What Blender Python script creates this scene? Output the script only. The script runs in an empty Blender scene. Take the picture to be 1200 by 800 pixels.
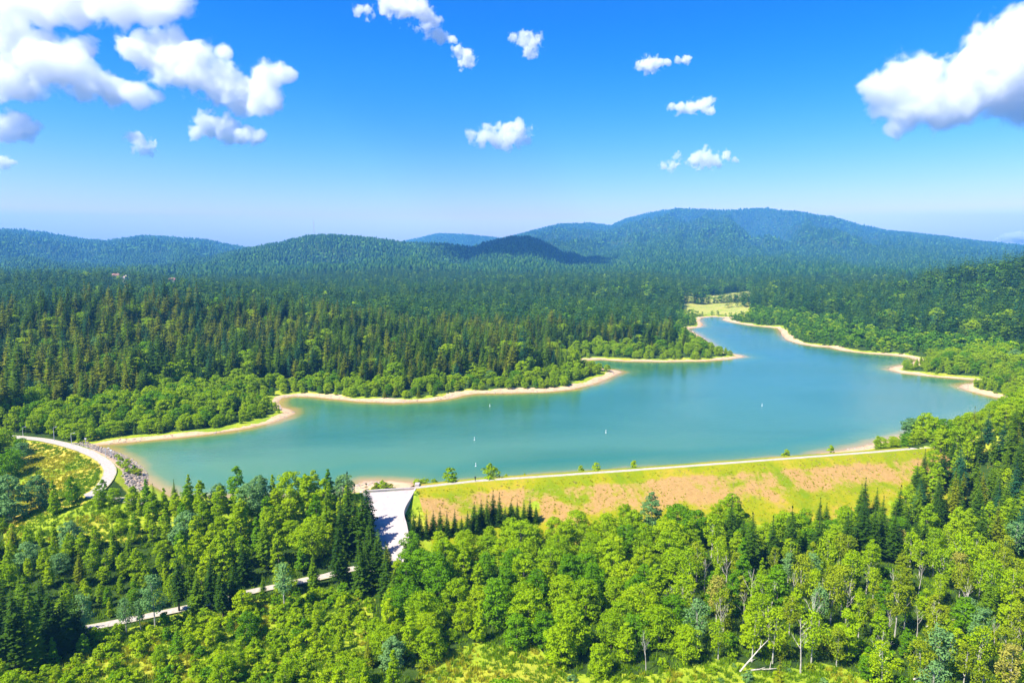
import bpy, math, random
import numpy as np
from mathutils import Vector, Matrix

R = math.radians
rng = np.random.default_rng(7)
random.seed(7)
scene = bpy.context.scene
COL = scene.collection

# ------------------------------------------------------------------ camera, world, sun, exposure
CAM_H = 80.0
PITCH = R(7.125)
FPX = 800.0                      # focal length in photo pixels (1200 wide)
cam_d = bpy.data.cameras.new('camera')
cam_d.sensor_width = 36.0
cam_d.lens = 24.0
cam_d.clip_start = 1.0
cam_d.clip_end = 80000.0
cam = bpy.data.objects.new('camera', cam_d)
COL.objects.link(cam)
cam.location = (0, 0, CAM_H)
cam.rotation_euler = (R(90) - PITCH, 0, 0)
scene.camera = cam

SUN_EL = R(52)
SUN_AZ_VEC = Vector((-0.84, -0.54, 0)).normalized()      # horizontal direction towards the sun
sun_dir = Vector((SUN_AZ_VEC.x * math.cos(SUN_EL), SUN_AZ_VEC.y * math.cos(SUN_EL), math.sin(SUN_EL)))
sd = bpy.data.lights.new('sun', 'SUN')
sd.energy = 5.0
sd.angle = R(0.53)
sd.color = (1.0, 0.955, 0.87)
sun = bpy.data.objects.new('sun', sd)
COL.objects.link(sun)
sun.rotation_euler = sun_dir.to_track_quat('Z', 'Y').to_euler()
sun.location = (-200, -100, 400)

world = bpy.data.worlds.new('World')
scene.world = world
world.use_nodes = True
wn = world.node_tree
wn.nodes.clear()
w_out = wn.nodes.new('ShaderNodeOutputWorld')
w_bg = wn.nodes.new('ShaderNodeBackground')
w_sky = wn.nodes.new('ShaderNodeTexSky')
w_sky.sky_type = 'NISHITA'
w_sky.sun_disc = False
w_sky.sun_elevation = SUN_EL
w_sky.sun_rotation = math.atan2(SUN_AZ_VEC.x, SUN_AZ_VEC.y)
w_sky.altitude = 700
w_sky.air_density = 1.0
w_sky.dust_density = 0.8
w_sky.ozone_density = 2.2
w_hsv = wn.nodes.new('ShaderNodeHueSaturation')
w_hsv.inputs['Saturation'].default_value = 1.55
w_hsv.inputs['Value'].default_value = 1.0
w_bg.inputs['Strength'].default_value = 0.112
wn.links.new(w_sky.outputs[0], w_hsv.inputs['Color'])
w_sep = wn.nodes.new('ShaderNodeSeparateColor'); w_com = wn.nodes.new('ShaderNodeCombineColor')
wn.links.new(w_hsv.outputs[0], w_sep.inputs[0])
def w_math(op, a, b):
    m = wn.nodes.new('ShaderNodeMath'); m.operation = op
    for k, q in enumerate((a, b)):
        if hasattr(q, 'is_linked'): wn.links.new(q, m.inputs[k])
        else: m.inputs[k].default_value = q
    return m.outputs[0]
w_r = w_math('MULTIPLY', w_math('POWER', w_sep.outputs[0], 1.44), 0.84)
w_g = w_math('MULTIPLY', w_math('POWER', w_sep.outputs[1], 1.27), 0.59)
wn.links.new(w_math('MINIMUM', w_r, w_sep.outputs[2]), w_com.inputs[0])
wn.links.new(w_math('MINIMUM', w_g, w_sep.outputs[2]), w_com.inputs[1])
wn.links.new(w_sep.outputs[2], w_com.inputs[2])
wn.links.new(w_com.outputs[0], w_bg.inputs['Color'])
wn.links.new(w_bg.outputs[0], w_out.inputs['Surface'])

scene.view_settings.view_transform = 'Standard'
scene.view_settings.look = 'None'
scene.view_settings.exposure = 1.1
scene.view_settings.gamma = 1.0
cy = scene.cycles
cy.use_denoising = True
cy.max_bounces = 24
cy.diffuse_bounces = 3
cy.glossy_bounces = 2
cy.transmission_bounces = 3
cy.volume_bounces = 20
cy.transparent_max_bounces = 12
cy.sample_clamp_indirect = 6.0
cy.use_adaptive_sampling = True
cy.adaptive_threshold = 0.02

# ------------------------------------------------------------------ small helpers
def pdir(u, v):
    a = (u - 600.0) / FPX
    b = (400.0 - v) / FPX
    return a, math.cos(PITCH) + b * math.sin(PITCH), -math.sin(PITCH) + b * math.cos(PITCH)

def P(u, v, z=0.0):
    """photo pixel -> point of the level z"""
    a, y, w = pdir(u, v)
    t = (z - CAM_H) / w
    return a * t, y * t

def azslope(u, v):
    a, y, w = pdir(u, v)
    h = math.hypot(a, y)
    return math.atan2(a, y), w / h

def proj(x, y, z):
    x = np.asarray(x, float); y = np.asarray(y, float); z = np.asarray(z, float) - CAM_H
    c, s = math.cos(PITCH), math.sin(PITCH)
    dep = y * c - z * s
    dep = np.where(dep < 1, 1, dep)
    up = y * s + z * c
    return 600 + FPX * x / dep, 400 - FPX * up / dep, dep

def _hash(ix, iy, seed):
    h = (ix.astype(np.int64) * 374761393 + iy.astype(np.int64) * 668265263 + seed * 1442695041) & 0xffffffff
    h = ((h ^ (h >> 13)) * 1274126177) & 0xffffffff
    h = (h ^ (h >> 16)) & 0xffffffff
    return h / 4294967295.0

def vnoise(x, y, seed=0):
    x = np.asarray(x, float); y = np.asarray(y, float)
    ix = np.floor(x); iy = np.floor(y)
    fx = x - ix; fy = y - iy
    fx = fx * fx * fx * (fx * (fx * 6 - 15) + 10); fy = fy * fy * fy * (fy * (fy * 6 - 15) + 10)
    a = _hash(ix, iy, seed); b = _hash(ix + 1, iy, seed)
    c = _hash(ix, iy + 1, seed); d = _hash(ix + 1, iy + 1, seed)
    return (a + (b - a) * fx) * (1 - fy) + (c + (d - c) * fx) * fy

def fbm(x, y, scale, octv=4, seed=0):
    s = 0; a = 1; t = 0
    for i in range(octv):
        s = s + a * (vnoise(x / scale * 2 ** i + 17.3 * i, y / scale * 2 ** i + 9.1 * i, seed + i) * 2 - 1)
        t += a; a *= 0.5
    return s / t

def sstep(a, b, x):
    t = np.clip((x - a) / (b - a), 0, 1)
    return t * t * (3 - 2 * t)

def inpoly(px, py, poly):
    px = np.asarray(px, float); py = np.asarray(py, float)
    inside = np.zeros(px.shape, bool)
    n = len(poly)
    for i in range(n):
        x1, y1 = poly[i]; x2, y2 = poly[(i + 1) % n]
        if y1 == y2: continue
        c = ((y1 > py) != (y2 > py)) & (px < (x2 - x1) * (py - y1) / (y2 - y1) + x1)
        inside ^= c
    return inside

def segdist(px, py, pts, closed=False):
    d2 = np.full(np.shape(px), 1e18)
    n = len(pts)
    for i in range(n if closed else n - 1):
        x1, y1 = pts[i]; x2, y2 = pts[(i + 1) % n]
        dx, dy = x2 - x1, y2 - y1
        L = dx * dx + dy * dy + 1e-9
        t = np.clip(((px - x1) * dx + (py - y1) * dy) / L, 0, 1)
        d2 = np.minimum(d2, (px - x1 - t * dx) ** 2 + (py - y1 - t * dy) ** 2)
    return np.sqrt(d2)

def smooth_line(pts, n=4):
    out = []
    m = len(pts)
    for i in range(m - 1):
        p0 = pts[max(i - 1, 0)]; p1 = pts[i]; p2 = pts[i + 1]; p3 = pts[min(i + 2, m - 1)]
        for k in range(n):
            t = k / n
            out.append(tuple(0.5 * (2 * b + (c - a) * t + (2 * a - 5 * b + 4 * c - d) * t * t + (3 * b - a - 3 * c + d) * t ** 3)
                             for a, b, c, d in zip(p0, p1, p2, p3)))
    out.append(tuple(pts[-1]))
    return out

def link(o, parent=None):
    COL.objects.link(o)
    if parent: o.parent = parent
    return o

def tag(o, label=None, cat=None, group=None, kind=None):
    if label: o['label'] = label
    if cat: o['category'] = cat
    if group: o['group'] = group
    if kind: o['kind'] = kind
    return o

def empty(name, loc, rz=0.0):
    o = bpy.data.objects.new(name, None)
    o.empty_display_size = 0.5
    o.location = loc
    o.rotation_euler = (0, 0, rz)
    return link(o)

def mesh_np(name, V, faces, mats=(), smooth=False, mat_index=None):
    """faces: (n,k) int array or a list of such arrays"""
    if not isinstance(faces, (list, tuple)): faces = [faces]
    faces = [np.asarray(f, np.int32) for f in faces if len(f)]
    me = bpy.data.meshes.new(name)
    V = np.asarray(V, np.float32)
    me.vertices.add(len(V)); me.vertices.foreach_set('co', V.ravel())
    idx = np.concatenate([f.ravel() for f in faces])
    tot = np.concatenate([np.full(len(f), f.shape[1], np.int32) for f in faces])
    st = np.concatenate([[0], np.cumsum(tot)[:-1]]).astype(np.int32)
    me.loops.add(len(idx)); me.loops.foreach_set('vertex_index', idx)
    me.polygons.add(len(tot)); me.polygons.foreach_set('loop_start', st)
    try: me.polygons.foreach_set('loop_total', tot)
    except Exception: pass
    for m in mats: me.materials.append(m)
    if mat_index is not None: me.polygons.foreach_set('material_index', np.asarray(mat_index, np.int32))
    me.update(calc_edges=True)
    me.polygons.foreach_set('use_smooth', np.full(len(tot), smooth))
    me.validate()
    return me

class MB:
    """collects solid shapes; build() links them as one mesh object"""
    def __init__(s): s.v = []; s.f = []
    def add(s, vs, fs):
        o = len(s.v); s.v += [tuple(map(float, p)) for p in vs]; s.f += [tuple(i + o for i in f) for f in fs]; return s
    def box(s, c, d, rz=0, taper=1.0):
        hx, hy, hz = d[0] / 2, d[1] / 2, d[2] / 2
        co, si = math.cos(rz), math.sin(rz)
        vs = []
        for sz in (-1, 1):
            k = taper if sz > 0 else 1
            for sx, sy in ((-1, -1), (1, -1), (1, 1), (-1, 1)):
                x, y = sx * hx * k, sy * hy * k
                vs.append((c[0] + x * co - y * si, c[1] + x * si + y * co, c[2] + sz * hz))
        return s.add(vs, [(3, 2, 1, 0), (4, 5, 6, 7), (0, 1, 5, 4), (1, 2, 6, 5), (2, 3, 7, 6), (3, 0, 4, 7)])
    def tube(s, pts, rad, n=6, cap=True):
        pts = [Vector(p) for p in pts]; rings = []
        base = len(s.v)
        up = Vector((0.13, 0.97, 0.2))
        for i, p in enumerate(pts):
            d = (pts[min(i + 1, len(pts) - 1)] - pts[max(i - 1, 0)]).normalized()
            a = d.cross(up)
            if a.length < 1e-3: a = d.cross(Vector((1, 0, 0)))
            a.normalize(); b = d.cross(a)
            r = rad[i] if hasattr(rad, '__len__') else rad
            for k in range(n):
                t = 2 * math.pi * k / n
                s.v.append(tuple(p + a * (r * math.cos(t)) + b * (r * math.sin(t))))
        for i in range(len(pts) - 1):
            for k in range(n):
                s.f.append((base + i * n + k, base + i * n + (k + 1) % n, base + (i + 1) * n + (k + 1) % n, base + (i + 1) * n + k))
        if cap:
            s.f.append(tuple(base + k for k in range(n))[::-1])
            s.f.append(tuple(base + (len(pts) - 1) * n + k for k in range(n)))
        return s
    def ball(s, c, r, n=8, m=6):
        base = len(s.v); r = r if hasattr(r, '__len__') else (r, r, r)
        vs = [(c[0], c[1], c[2] - r[2])]
        for i in range(1, m):
            ph = -math.pi / 2 + math.pi * i / m
            for k in range(n):
                t = 2 * math.pi * k / n
                vs.append((c[0] + r[0] * math.cos(ph) * math.cos(t), c[1] + r[1] * math.cos(ph) * math.sin(t), c[2] + r[2] * math.sin(ph)))
        vs.append((c[0], c[1], c[2] + r[2]))
        fs = [(0, 1 + (k + 1) % n, 1 + k) for k in range(n)]
        for i in range(m - 2):
            for k in range(n):
                fs.append((1 + i * n + k, 1 + i * n + (k + 1) % n, 1 + (i + 1) * n + (k + 1) % n, 1 + (i + 1) * n + k))
        L = len(vs) - 1
        fs += [(L, 1 + (m - 2) * n + k, 1 + (m - 2) * n + (k + 1) % n) for k in range(n)]
        return s.add(vs, fs)
    def mesh(s, name, mat, smooth=False):
        me = bpy.data.meshes.new(name); me.from_pydata(s.v, [], s.f)
        me.materials.append(mat); me.update()
        if smooth: me.polygons.foreach_set('use_smooth', [True] * len(me.polygons))
        return me
    def build(s, name, mat, parent=None, smooth=False):
        return link(bpy.data.objects.new(name, s.mesh(name, mat, smooth)), parent)

# ------------------------------------------------------------------ materials
class NT:
    def __init__(s, name):
        s.m = bpy.data.materials.new(name); s.m.use_nodes = True; s.t = s.m.node_tree; s.t.nodes.clear()
        s.out = s.n('ShaderNodeOutputMaterial')
    def n(s, typ, **kw):
        nd = s.t.nodes.new(typ)
        for k, v in kw.items():
            if k.startswith('i_'):
                nd.inputs[k[2:].replace('_', ' ')].default_value = v
            else: setattr(nd, k, v)
        return nd
    def l(s, a, b): s.t.links.new(a, b)
    def noise(s, scale, detail=4, rough=0.55, vec=None, dist=0.0):
        nd = s.n('ShaderNodeTexNoise'); nd.inputs['Scale'].default_value = scale; nd.inputs['Detail'].default_value = detail
        nd.inputs['Roughness'].default_value = rough; nd.inputs['Distortion'].default_value = dist
        if vec: s.l(vec, nd.inputs['Vector'])
        return nd.outputs['Fac']
    def ramp(s, fac, stops, interp='LINEAR'):
        r = s.n('ShaderNodeValToRGB'); r.color_ramp.interpolation = interp
        e = r.color_ramp.elements
        while len(e) > 1: e.remove(e[-1])
        e[0].position = stops[0][0]; e[0].color = (*stops[0][1], 1) if hasattr(stops[0][1], '__len__') else (stops[0][1],) * 3 + (1,)
        for p, c in stops[1:]:
            x = e.new(p); x.color = (*c, 1) if hasattr(c, '__len__') else (c, c, c, 1)
        s.l(fac, r.inputs['Fac']); return r.outputs['Color']
    def mix(s, fac, a, b, typ='MIX'):
        m = s.n('ShaderNodeMix', data_type='RGBA', blend_type=typ)
        for sock, v in ((m.inputs[0], fac), (m.inputs[6], a), (m.inputs[7], b)):
            if hasattr(v, 'is_linked'): s.l(v, sock)
            elif hasattr(v, '__len__'): sock.default_value = (*v, 1)
            else: sock.default_value = v
        return m.outputs[2]
    def math(s, op, a, b=None):
        m = s.n('ShaderNodeMath', operation=op)
        for i, v in enumerate((a, b)):
            if v is None: continue
            if hasattr(v, 'is_linked'): s.l(v, m.inputs[i])
            else: m.inputs[i].default_value = v
        return m.outputs[0]
    def attr(s, name): return s.n('ShaderNodeAttribute', attribute_name=name).outputs['Fac']
    def pos(s): return s.n('ShaderNodeNewGeometry').outputs['Position']
    def bsdf(s, color, rough=0.8, spec=0.2, bump=None, bdist=0.1, bstr=0.5):
        b = s.n('ShaderNodeBsdfPrincipled')
        if hasattr(color, 'is_linked'): s.l(color, b.inputs['Base Color'])
        else: b.inputs['Base Color'].default_value = (*color, 1)
        if hasattr(rough, 'is_linked'): s.l(rough, b.inputs['Roughness'])
        else: b.inputs['Roughness'].default_value = rough
        b.inputs['Specular IOR Level'].default_value = spec
        if bump is not None:
            bp = s.n('ShaderNodeBump'); bp.inputs['Distance'].default_value = bdist; bp.inputs['Strength'].default_value = bstr
            s.l(bump, bp.inputs['Height']); s.l(bp.outputs[0], b.inputs['Normal'])
        s.l(b.outputs[0], s.out.inputs['Surface'])
        return b

def foliage(name, c1, c2, trans=0.3, tcol=None):
    t = NT(name)
    oi = t.n('ShaderNodeObjectInfo')
    geo = t.n('ShaderNodeNewGeometry')
    tc = t.n('ShaderNodeTexCoord')
    n = t.noise(0.35, 2, 0.5, tc.outputs['Object'])
    a = t.math('MULTIPLY', oi.outputs['Random'], 0.5)
    b = t.math('MULTIPLY', geo.outputs['Random Per Island'], 0.28)
    c = t.math('MULTIPLY', n, 0.5)
    f = t.math('ADD', t.math('ADD', a, b), c)
    f = t.math('SUBTRACT', f, 0.14)
    col = t.mix(f, c1, c2)
    d = t.n('ShaderNodeBsdfPrincipled')
    t.l(col, d.inputs['Base Color']); d.inputs['Roughness'].default_value = 0.62
    d.inputs['Specular IOR Level'].default_value = 0.06
    tr = t.n('ShaderNodeBsdfTranslucent')
    tm = t.mix(0.5, col, tcol or c2)
    t.l(tm, tr.inputs['Color'])
    ms = t.n('ShaderNodeMixShader'); ms.inputs[0].default_value = trans
    t.l(d.outputs[0], ms.inputs[1]); t.l(tr.outputs[0], ms.inputs[2])
    t.l(ms.outputs[0], t.out.inputs['Surface'])
    return t.m

def bark(name, c1, c2, sc=6.0):
    t = NT(name); tc = t.n('ShaderNodeTexCoord')
    mp = t.n('ShaderNodeMapping'); mp.inputs['Scale'].default_value = (1, 1, 0.4); t.l(tc.outputs['Object'], mp.inputs['Vector'])
    n = t.noise(sc, 5, 0.65, mp.outputs[0])
    t.bsdf(t.ramp(n, [(0.35, c1), (0.62, c2)]), 0.85, 0.1, n, 0.05, 0.6)
    return t.m

M = {}
# tint names are used in the labels
SPRUCE_TINTS = {
    'dark green': foliage('needles_dark_green', (0.014, 0.050, 0.005), (0.070, 0.145, 0.004), 0.22),
    'mid green': foliage('needles_mid_green', (0.055, 0.130, 0.003), (0.170, 0.280, 0.004), 0.25),
    'blue-green': foliage('needles_blue_green', (0.016, 0.070, 0.026), (0.050, 0.150, 0.050), 0.2),
    'olive green': foliage('needles_olive', (0.110, 0.155, 0.003), (0.270, 0.300, 0.006), 0.25),
}
LEAF_TINTS = {
    'bright green': foliage('leaves_bright_green', (0.170, 0.320, 0.001), (0.390, 0.540, 0.002), 0.38),
    'deep green': foliage('leaves_deep_green', (0.075, 0.205, 0.002), (0.190, 0.380, 0.004), 0.34),
    'yellow-green': foliage('leaves_yellow_green', (0.220, 0.360, 0.001), (0.430, 0.560, 0.002), 0.38),
    'grey-green': foliage('leaves_grey_green', (0.110, 0.240, 0.060), (0.230, 0.400, 0.110), 0.3),
    'olive': foliage('leaves_olive', (0.180, 0.260, 0.004), (0.360, 0.430, 0.008), 0.34),
    'tawny': foliage('leaves_tawny', (0.28, 0.28, 0.030), (0.46, 0.42, 0.070), 0.3),
}
FAR_CON = foliage('far_conifer_needles', (0.004, 0.024, 0.005), (0.034, 0.110, 0.012), 0.15)
FAR_MIX = foliage('far_mixed_needles', (0.012, 0.055, 0.006), (0.075, 0.160, 0.010), 0.15)
FAR_LEAF = foliage('far_leaves', (0.035, 0.120, 0.006), (0.120, 0.260, 0.010), 0.2)
M['bark'] = bark('bark_brown', (0.05, 0.035, 0.025), (0.16, 0.12, 0.09))
M['bark_grey'] = bark('bark_grey', (0.12, 0.10, 0.08), (0.30, 0.27, 0.22))
M['bark_pale'] = bark('bark_pale', (0.26, 0.23, 0.18), (0.62, 0.58, 0.48), 3.0)
M['dead_wood'] = bark('dead_wood', (0.34, 0.30, 0.23), (0.64, 0.58, 0.48), 2.0)

def simple(name, col, rough=0.6, spec=0.3):
    t = NT(name); n = t.noise(3.0, 4, 0.6, t.pos())
    c2 = tuple(min(1, c * 1.25) for c in col); c1 = tuple(c * 0.8 for c in col)
    t.bsdf(t.mix(n, c1, c2), rough, spec); return t.m
M['metal'] = simple('galvanised_metal', (0.55, 0.56, 0.57), 0.45, 0.5)
M['white_paint'] = simple('white_paint', (0.78, 0.78, 0.76), 0.5)
M['red_paint'] = simple('red_paint', (0.5, 0.05, 0.03), 0.5)
M['roof_tile'] = simple('roof_tiles', (0.34, 0.17, 0.13), 0.8)
M['plaster'] = simple('house_plaster', (0.72, 0.68, 0.60), 0.85)
M['dark_glass'] = simple('window_glass', (0.03, 0.04, 0.05), 0.15, 0.6)
M['wood_brown'] = simple('brown_wood', (0.20, 0.12, 0.07), 0.7)
M['skin'] = simple('skin', (0.45, 0.27, 0.19), 0.6)
M['dark_cloth'] = simple('dark_cloth', (0.02, 0.022, 0.03), 0.9)

# ------------------------------------------------------------------ the lake outline and the dam axis (metres)
AX_PX = [(-160, 500), (-80, 503), (25, 512), (60, 516.5), (95, 526), (118, 537), (128.5, 549), (124, 563), (108, 580)]
CREST = 3.5
AX_LEFT = [P(u, v, CREST) for u, v in AX_PX]
DAM_PX = [(487, 571), (560, 563), (650, 557), (750, 550), (850, 542.5), (950, 535), (1030, 529), (1098, 523), (1142, 519.5)]
AX_DAM = [P(u, v, CREST) for u, v in DAM_PX]
AX_MID = [P(170, 588, CREST), P(260, 588, CREST), P(350, 584, CREST), P(425, 578, CREST)]
AXIS = smooth_line(AX_LEFT, 3) + AX_MID + AX_DAM

SHORE_PX = [(112, 522), (150, 518.5), (180, 515.5), (215, 512.5), (250, 508), (290, 502), (318, 495.5), (336, 489), (347, 484),
            (342, 480), (331, 477), (327, 471), (331, 466), (345, 464.5), (365, 465), (385, 467), (420, 470.5), (460, 472), (500, 470.5),
            (530, 467), (545, 463), (560, 461), (600, 460.5), (640, 459.5), (670, 456.5), (695, 450.5), (712, 444), (724, 438.5),
            (730, 435.5), (722, 433.5), (706, 432), (690, 429), (683, 425), (690, 422), (705, 421.5), (735, 423.5), (780, 424), (825, 423.2),
            (855, 421), (873, 418.2), (868, 416), (850, 413), (838, 406), (826, 397), (812, 388), (806, 385.5), (814, 384), (822, 383.2), (824, 380),
            (820, 375.5), (822, 372.5), (835, 371), (850, 372), (846, 374.5), (858, 378), (880, 381.5), (910, 384.3), (914, 388), (916, 393),
            (921, 398), (934, 402.5), (955, 406), (972, 407), (985, 410.5), (1010, 413.5), (1040, 416), (1062, 418), (1075, 422), (1060, 427), (1044, 430),
            (1040, 433), (1058, 437.5), (1090, 441), (1120, 443.5), (1143, 445.5), (1150, 448), (1128, 450), (1122, 453), (1135, 458), (1150, 462), (1166, 465.5),
            (1188, 470), (1180, 477), (1150, 489), (1120, 497), (1085, 503), (1050, 512), (1020, 520), (985, 527.5), (960, 530.5)]
SHORE = [P(u, v, 0) for u, v in SHORE_PX]
DAMSIDE = [(x - 0.5, y + 9.5) for x, y in AX_DAM[::-1]][3:]
NEAR_PX = [(486, 565), (455, 562.5), (425, 563), (412, 570), (395, 580), (300, 583), (200, 582), (176, 566), (163, 549), (150, 538), (134, 529.5)]
LAKE = SHORE + DAMSIDE + [P(u, v, 0) for u, v in NEAR_PX]

# downstream side of the dam: ground lies below the lake there
DOWN = [AXIS[0]] + AXIS + [(260, 262), (330, 262), (330, -200), (-600, -200)] + [(-600, AXIS[0][1])]

def ridge(pts, foot, trees, fall=0.55, p=1.25):
    az, z, d, f = [], [], [], []
    for i, (u, v, dist) in enumerate(pts):
        a, s = azslope(u, v)
        az.append(a); d.append(dist); z.append(CAM_H + dist * s - trees)
    return dict(az=np.array(az), z=np.array(z), d=np.array(d), foot=foot, fall=fall, p=p)

RIDGES = [
    # far left blue ridge
    ridge([(-300, 285, 6840), (-120, 272, 6650), (-40, 272, 6650), (0, 269, 6460), (30, 271, 6460), (62, 275, 6460), (100, 281, 6460), (125, 283, 6270), (165, 277, 6270), (200, 278, 6270),
           (245, 282, 6080), (280, 289, 6080), (330, 298, 6080), (400, 320, 6080)], 0.21, 14),
    # middle hill with the mast
    ridge([(180, 330, 3220), (240, 300, 3290), (290, 289, 3360), (330, 282, 3360), (360, 274.5, 3360), (385, 273.5, 3360), (420, 276, 3290), (445, 279, 3220), (480, 284, 3220), (520, 284, 3220),
           (560, 290, 3220), (600, 300, 3080), (660, 325, 2800), (720, 345, 2660)], 0.37, 14),
    # hill behind
    ridge([(380, 330, 9165), (440, 292, 9165), (480, 281, 9165), (515, 273.5, 9165), (545, 275, 9165), (575, 278, 8970), (620, 284, 8775), (700, 300, 8580)], 0.50, 12),
    # knoll in the cloud shadow
    ridge([(470, 335, 3300), (500, 318, 3350), (535, 297, 3400), (565, 284, 3400), (600, 276.5, 3400), (622, 276, 3400), (645, 286, 3350), (670, 302, 3300), (690, 318, 3200), (715, 338, 3100)], 0.42, 13),
    # the big mountain
    ridge([(480, 330, 8400), (560, 287, 8400), (600, 276.5, 8400), (630, 268, 8400), (655, 263.5, 8400), (690, 262, 8400), (715, 265, 8400), (735, 256, 8600), (755, 250.5, 8600), (775, 246.5, 8600),
           (800, 244.5, 8600), (850, 247, 8600), (885, 245.5, 8600), (900, 245, 8600), (930, 248.5, 8600), (955, 251.5, 8600), (975, 254, 8400), (1010, 264.5, 8400), (1040, 270.5, 8400),
           (1075, 274, 8200), (1120, 279.5, 8000), (1160, 284.5, 7800), (1200, 288, 7600), (1300, 300, 7400), (1400, 320, 7200)], 0.17, 14, 0.55, 1.15),
    # near right hills
    ridge([(800, 372, 1500), (860, 352, 1450), (900, 339, 1400), (960, 326, 1300), (1010, 322, 1200), (1060, 318, 1150), (1120, 305, 1100), (1200, 291, 1050), (1300, 279, 1000), (1420, 275, 1000)], 0.52, 23, 0.5, 1.1),
    # near left wooded rises
    ridge([(-200, 318, 1450), (0, 315, 1400), (60, 313, 1400), (120, 311, 1350), (170, 314, 1350), (230, 322, 1300), (300, 331, 1250), (360, 338, 1250), (430, 341, 1250), (500, 344, 1250), (580, 342, 1200), (640, 340, 1150), (700, 345, 1100),
           (760, 356, 1050), (800, 374, 1000)], 0.60, 21),
    # nearer wooded rises, one behind the other
    ridge([(-300, 345, 640), (0, 347, 640), (100, 341, 640), (190, 337, 640), (270, 343, 630), (350, 356, 620), (440, 366, 600), (520, 378, 580), (600, 400, 560)], 0.66, 22, 0.8, 1.0),
    ridge([(-200, 338, 960), (60, 334, 960), (160, 326, 980), (250, 328, 980), (330, 333, 960), (420, 343, 950), (500, 350, 930), (560, 344, 900), (630, 338, 880), (700, 342, 860), (760, 352, 820), (800, 366, 780), (830, 385, 740)], 0.70, 22, 0.9, 1.0),
]

SP_ROWS = [  # spillway rows: left px, right px, height
    ((424, 577.5), (487, 573.5), 2.3), ((424, 586), (481, 584), 1.6), ((425, 600), (471.5, 602), 0.3), ((432, 618), (474.5, 618), -1.6),
    ((440, 634), (477, 634), -3.5), ((447, 648), (474.5, 648), -5.3), ((454, 664), (470, 664), -7.2), ((458, 676), (469, 676), -8.6)]
SP_L = [P(*a, z) for a, b, z in SP_ROWS]; SP_R = [P(*b, z) for a, b, z in SP_ROWS]; SP_Z = [z for *_, z in SP_ROWS]

def base_plateau(x, y, s):
    d = np.hypot(x, y)
    az = np.arctan2(x, y)
    n = fbm(x, y, 240, 4, 3) * 1.6
    rise = 1 - np.exp(-np.clip(s - 12, 0, None) / 95.0)
    h = rise * (8 + 7 * n + 0.006 * np.clip(d - 400, 0, 2000))
    valley = np.exp(-((az - azslope(832, 360)[0]) / 0.055) ** 2) * sstep(800, 950, d)
    h = h * (1 - 0.75 * valley)
    return np.clip(0.085 * s, None, 1.2) + h

def lake_sd(x, y):
    s = segdist(x, y, LAKE, True)
    return np.where(inpoly(x, y, LAKE), -s, s)

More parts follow.
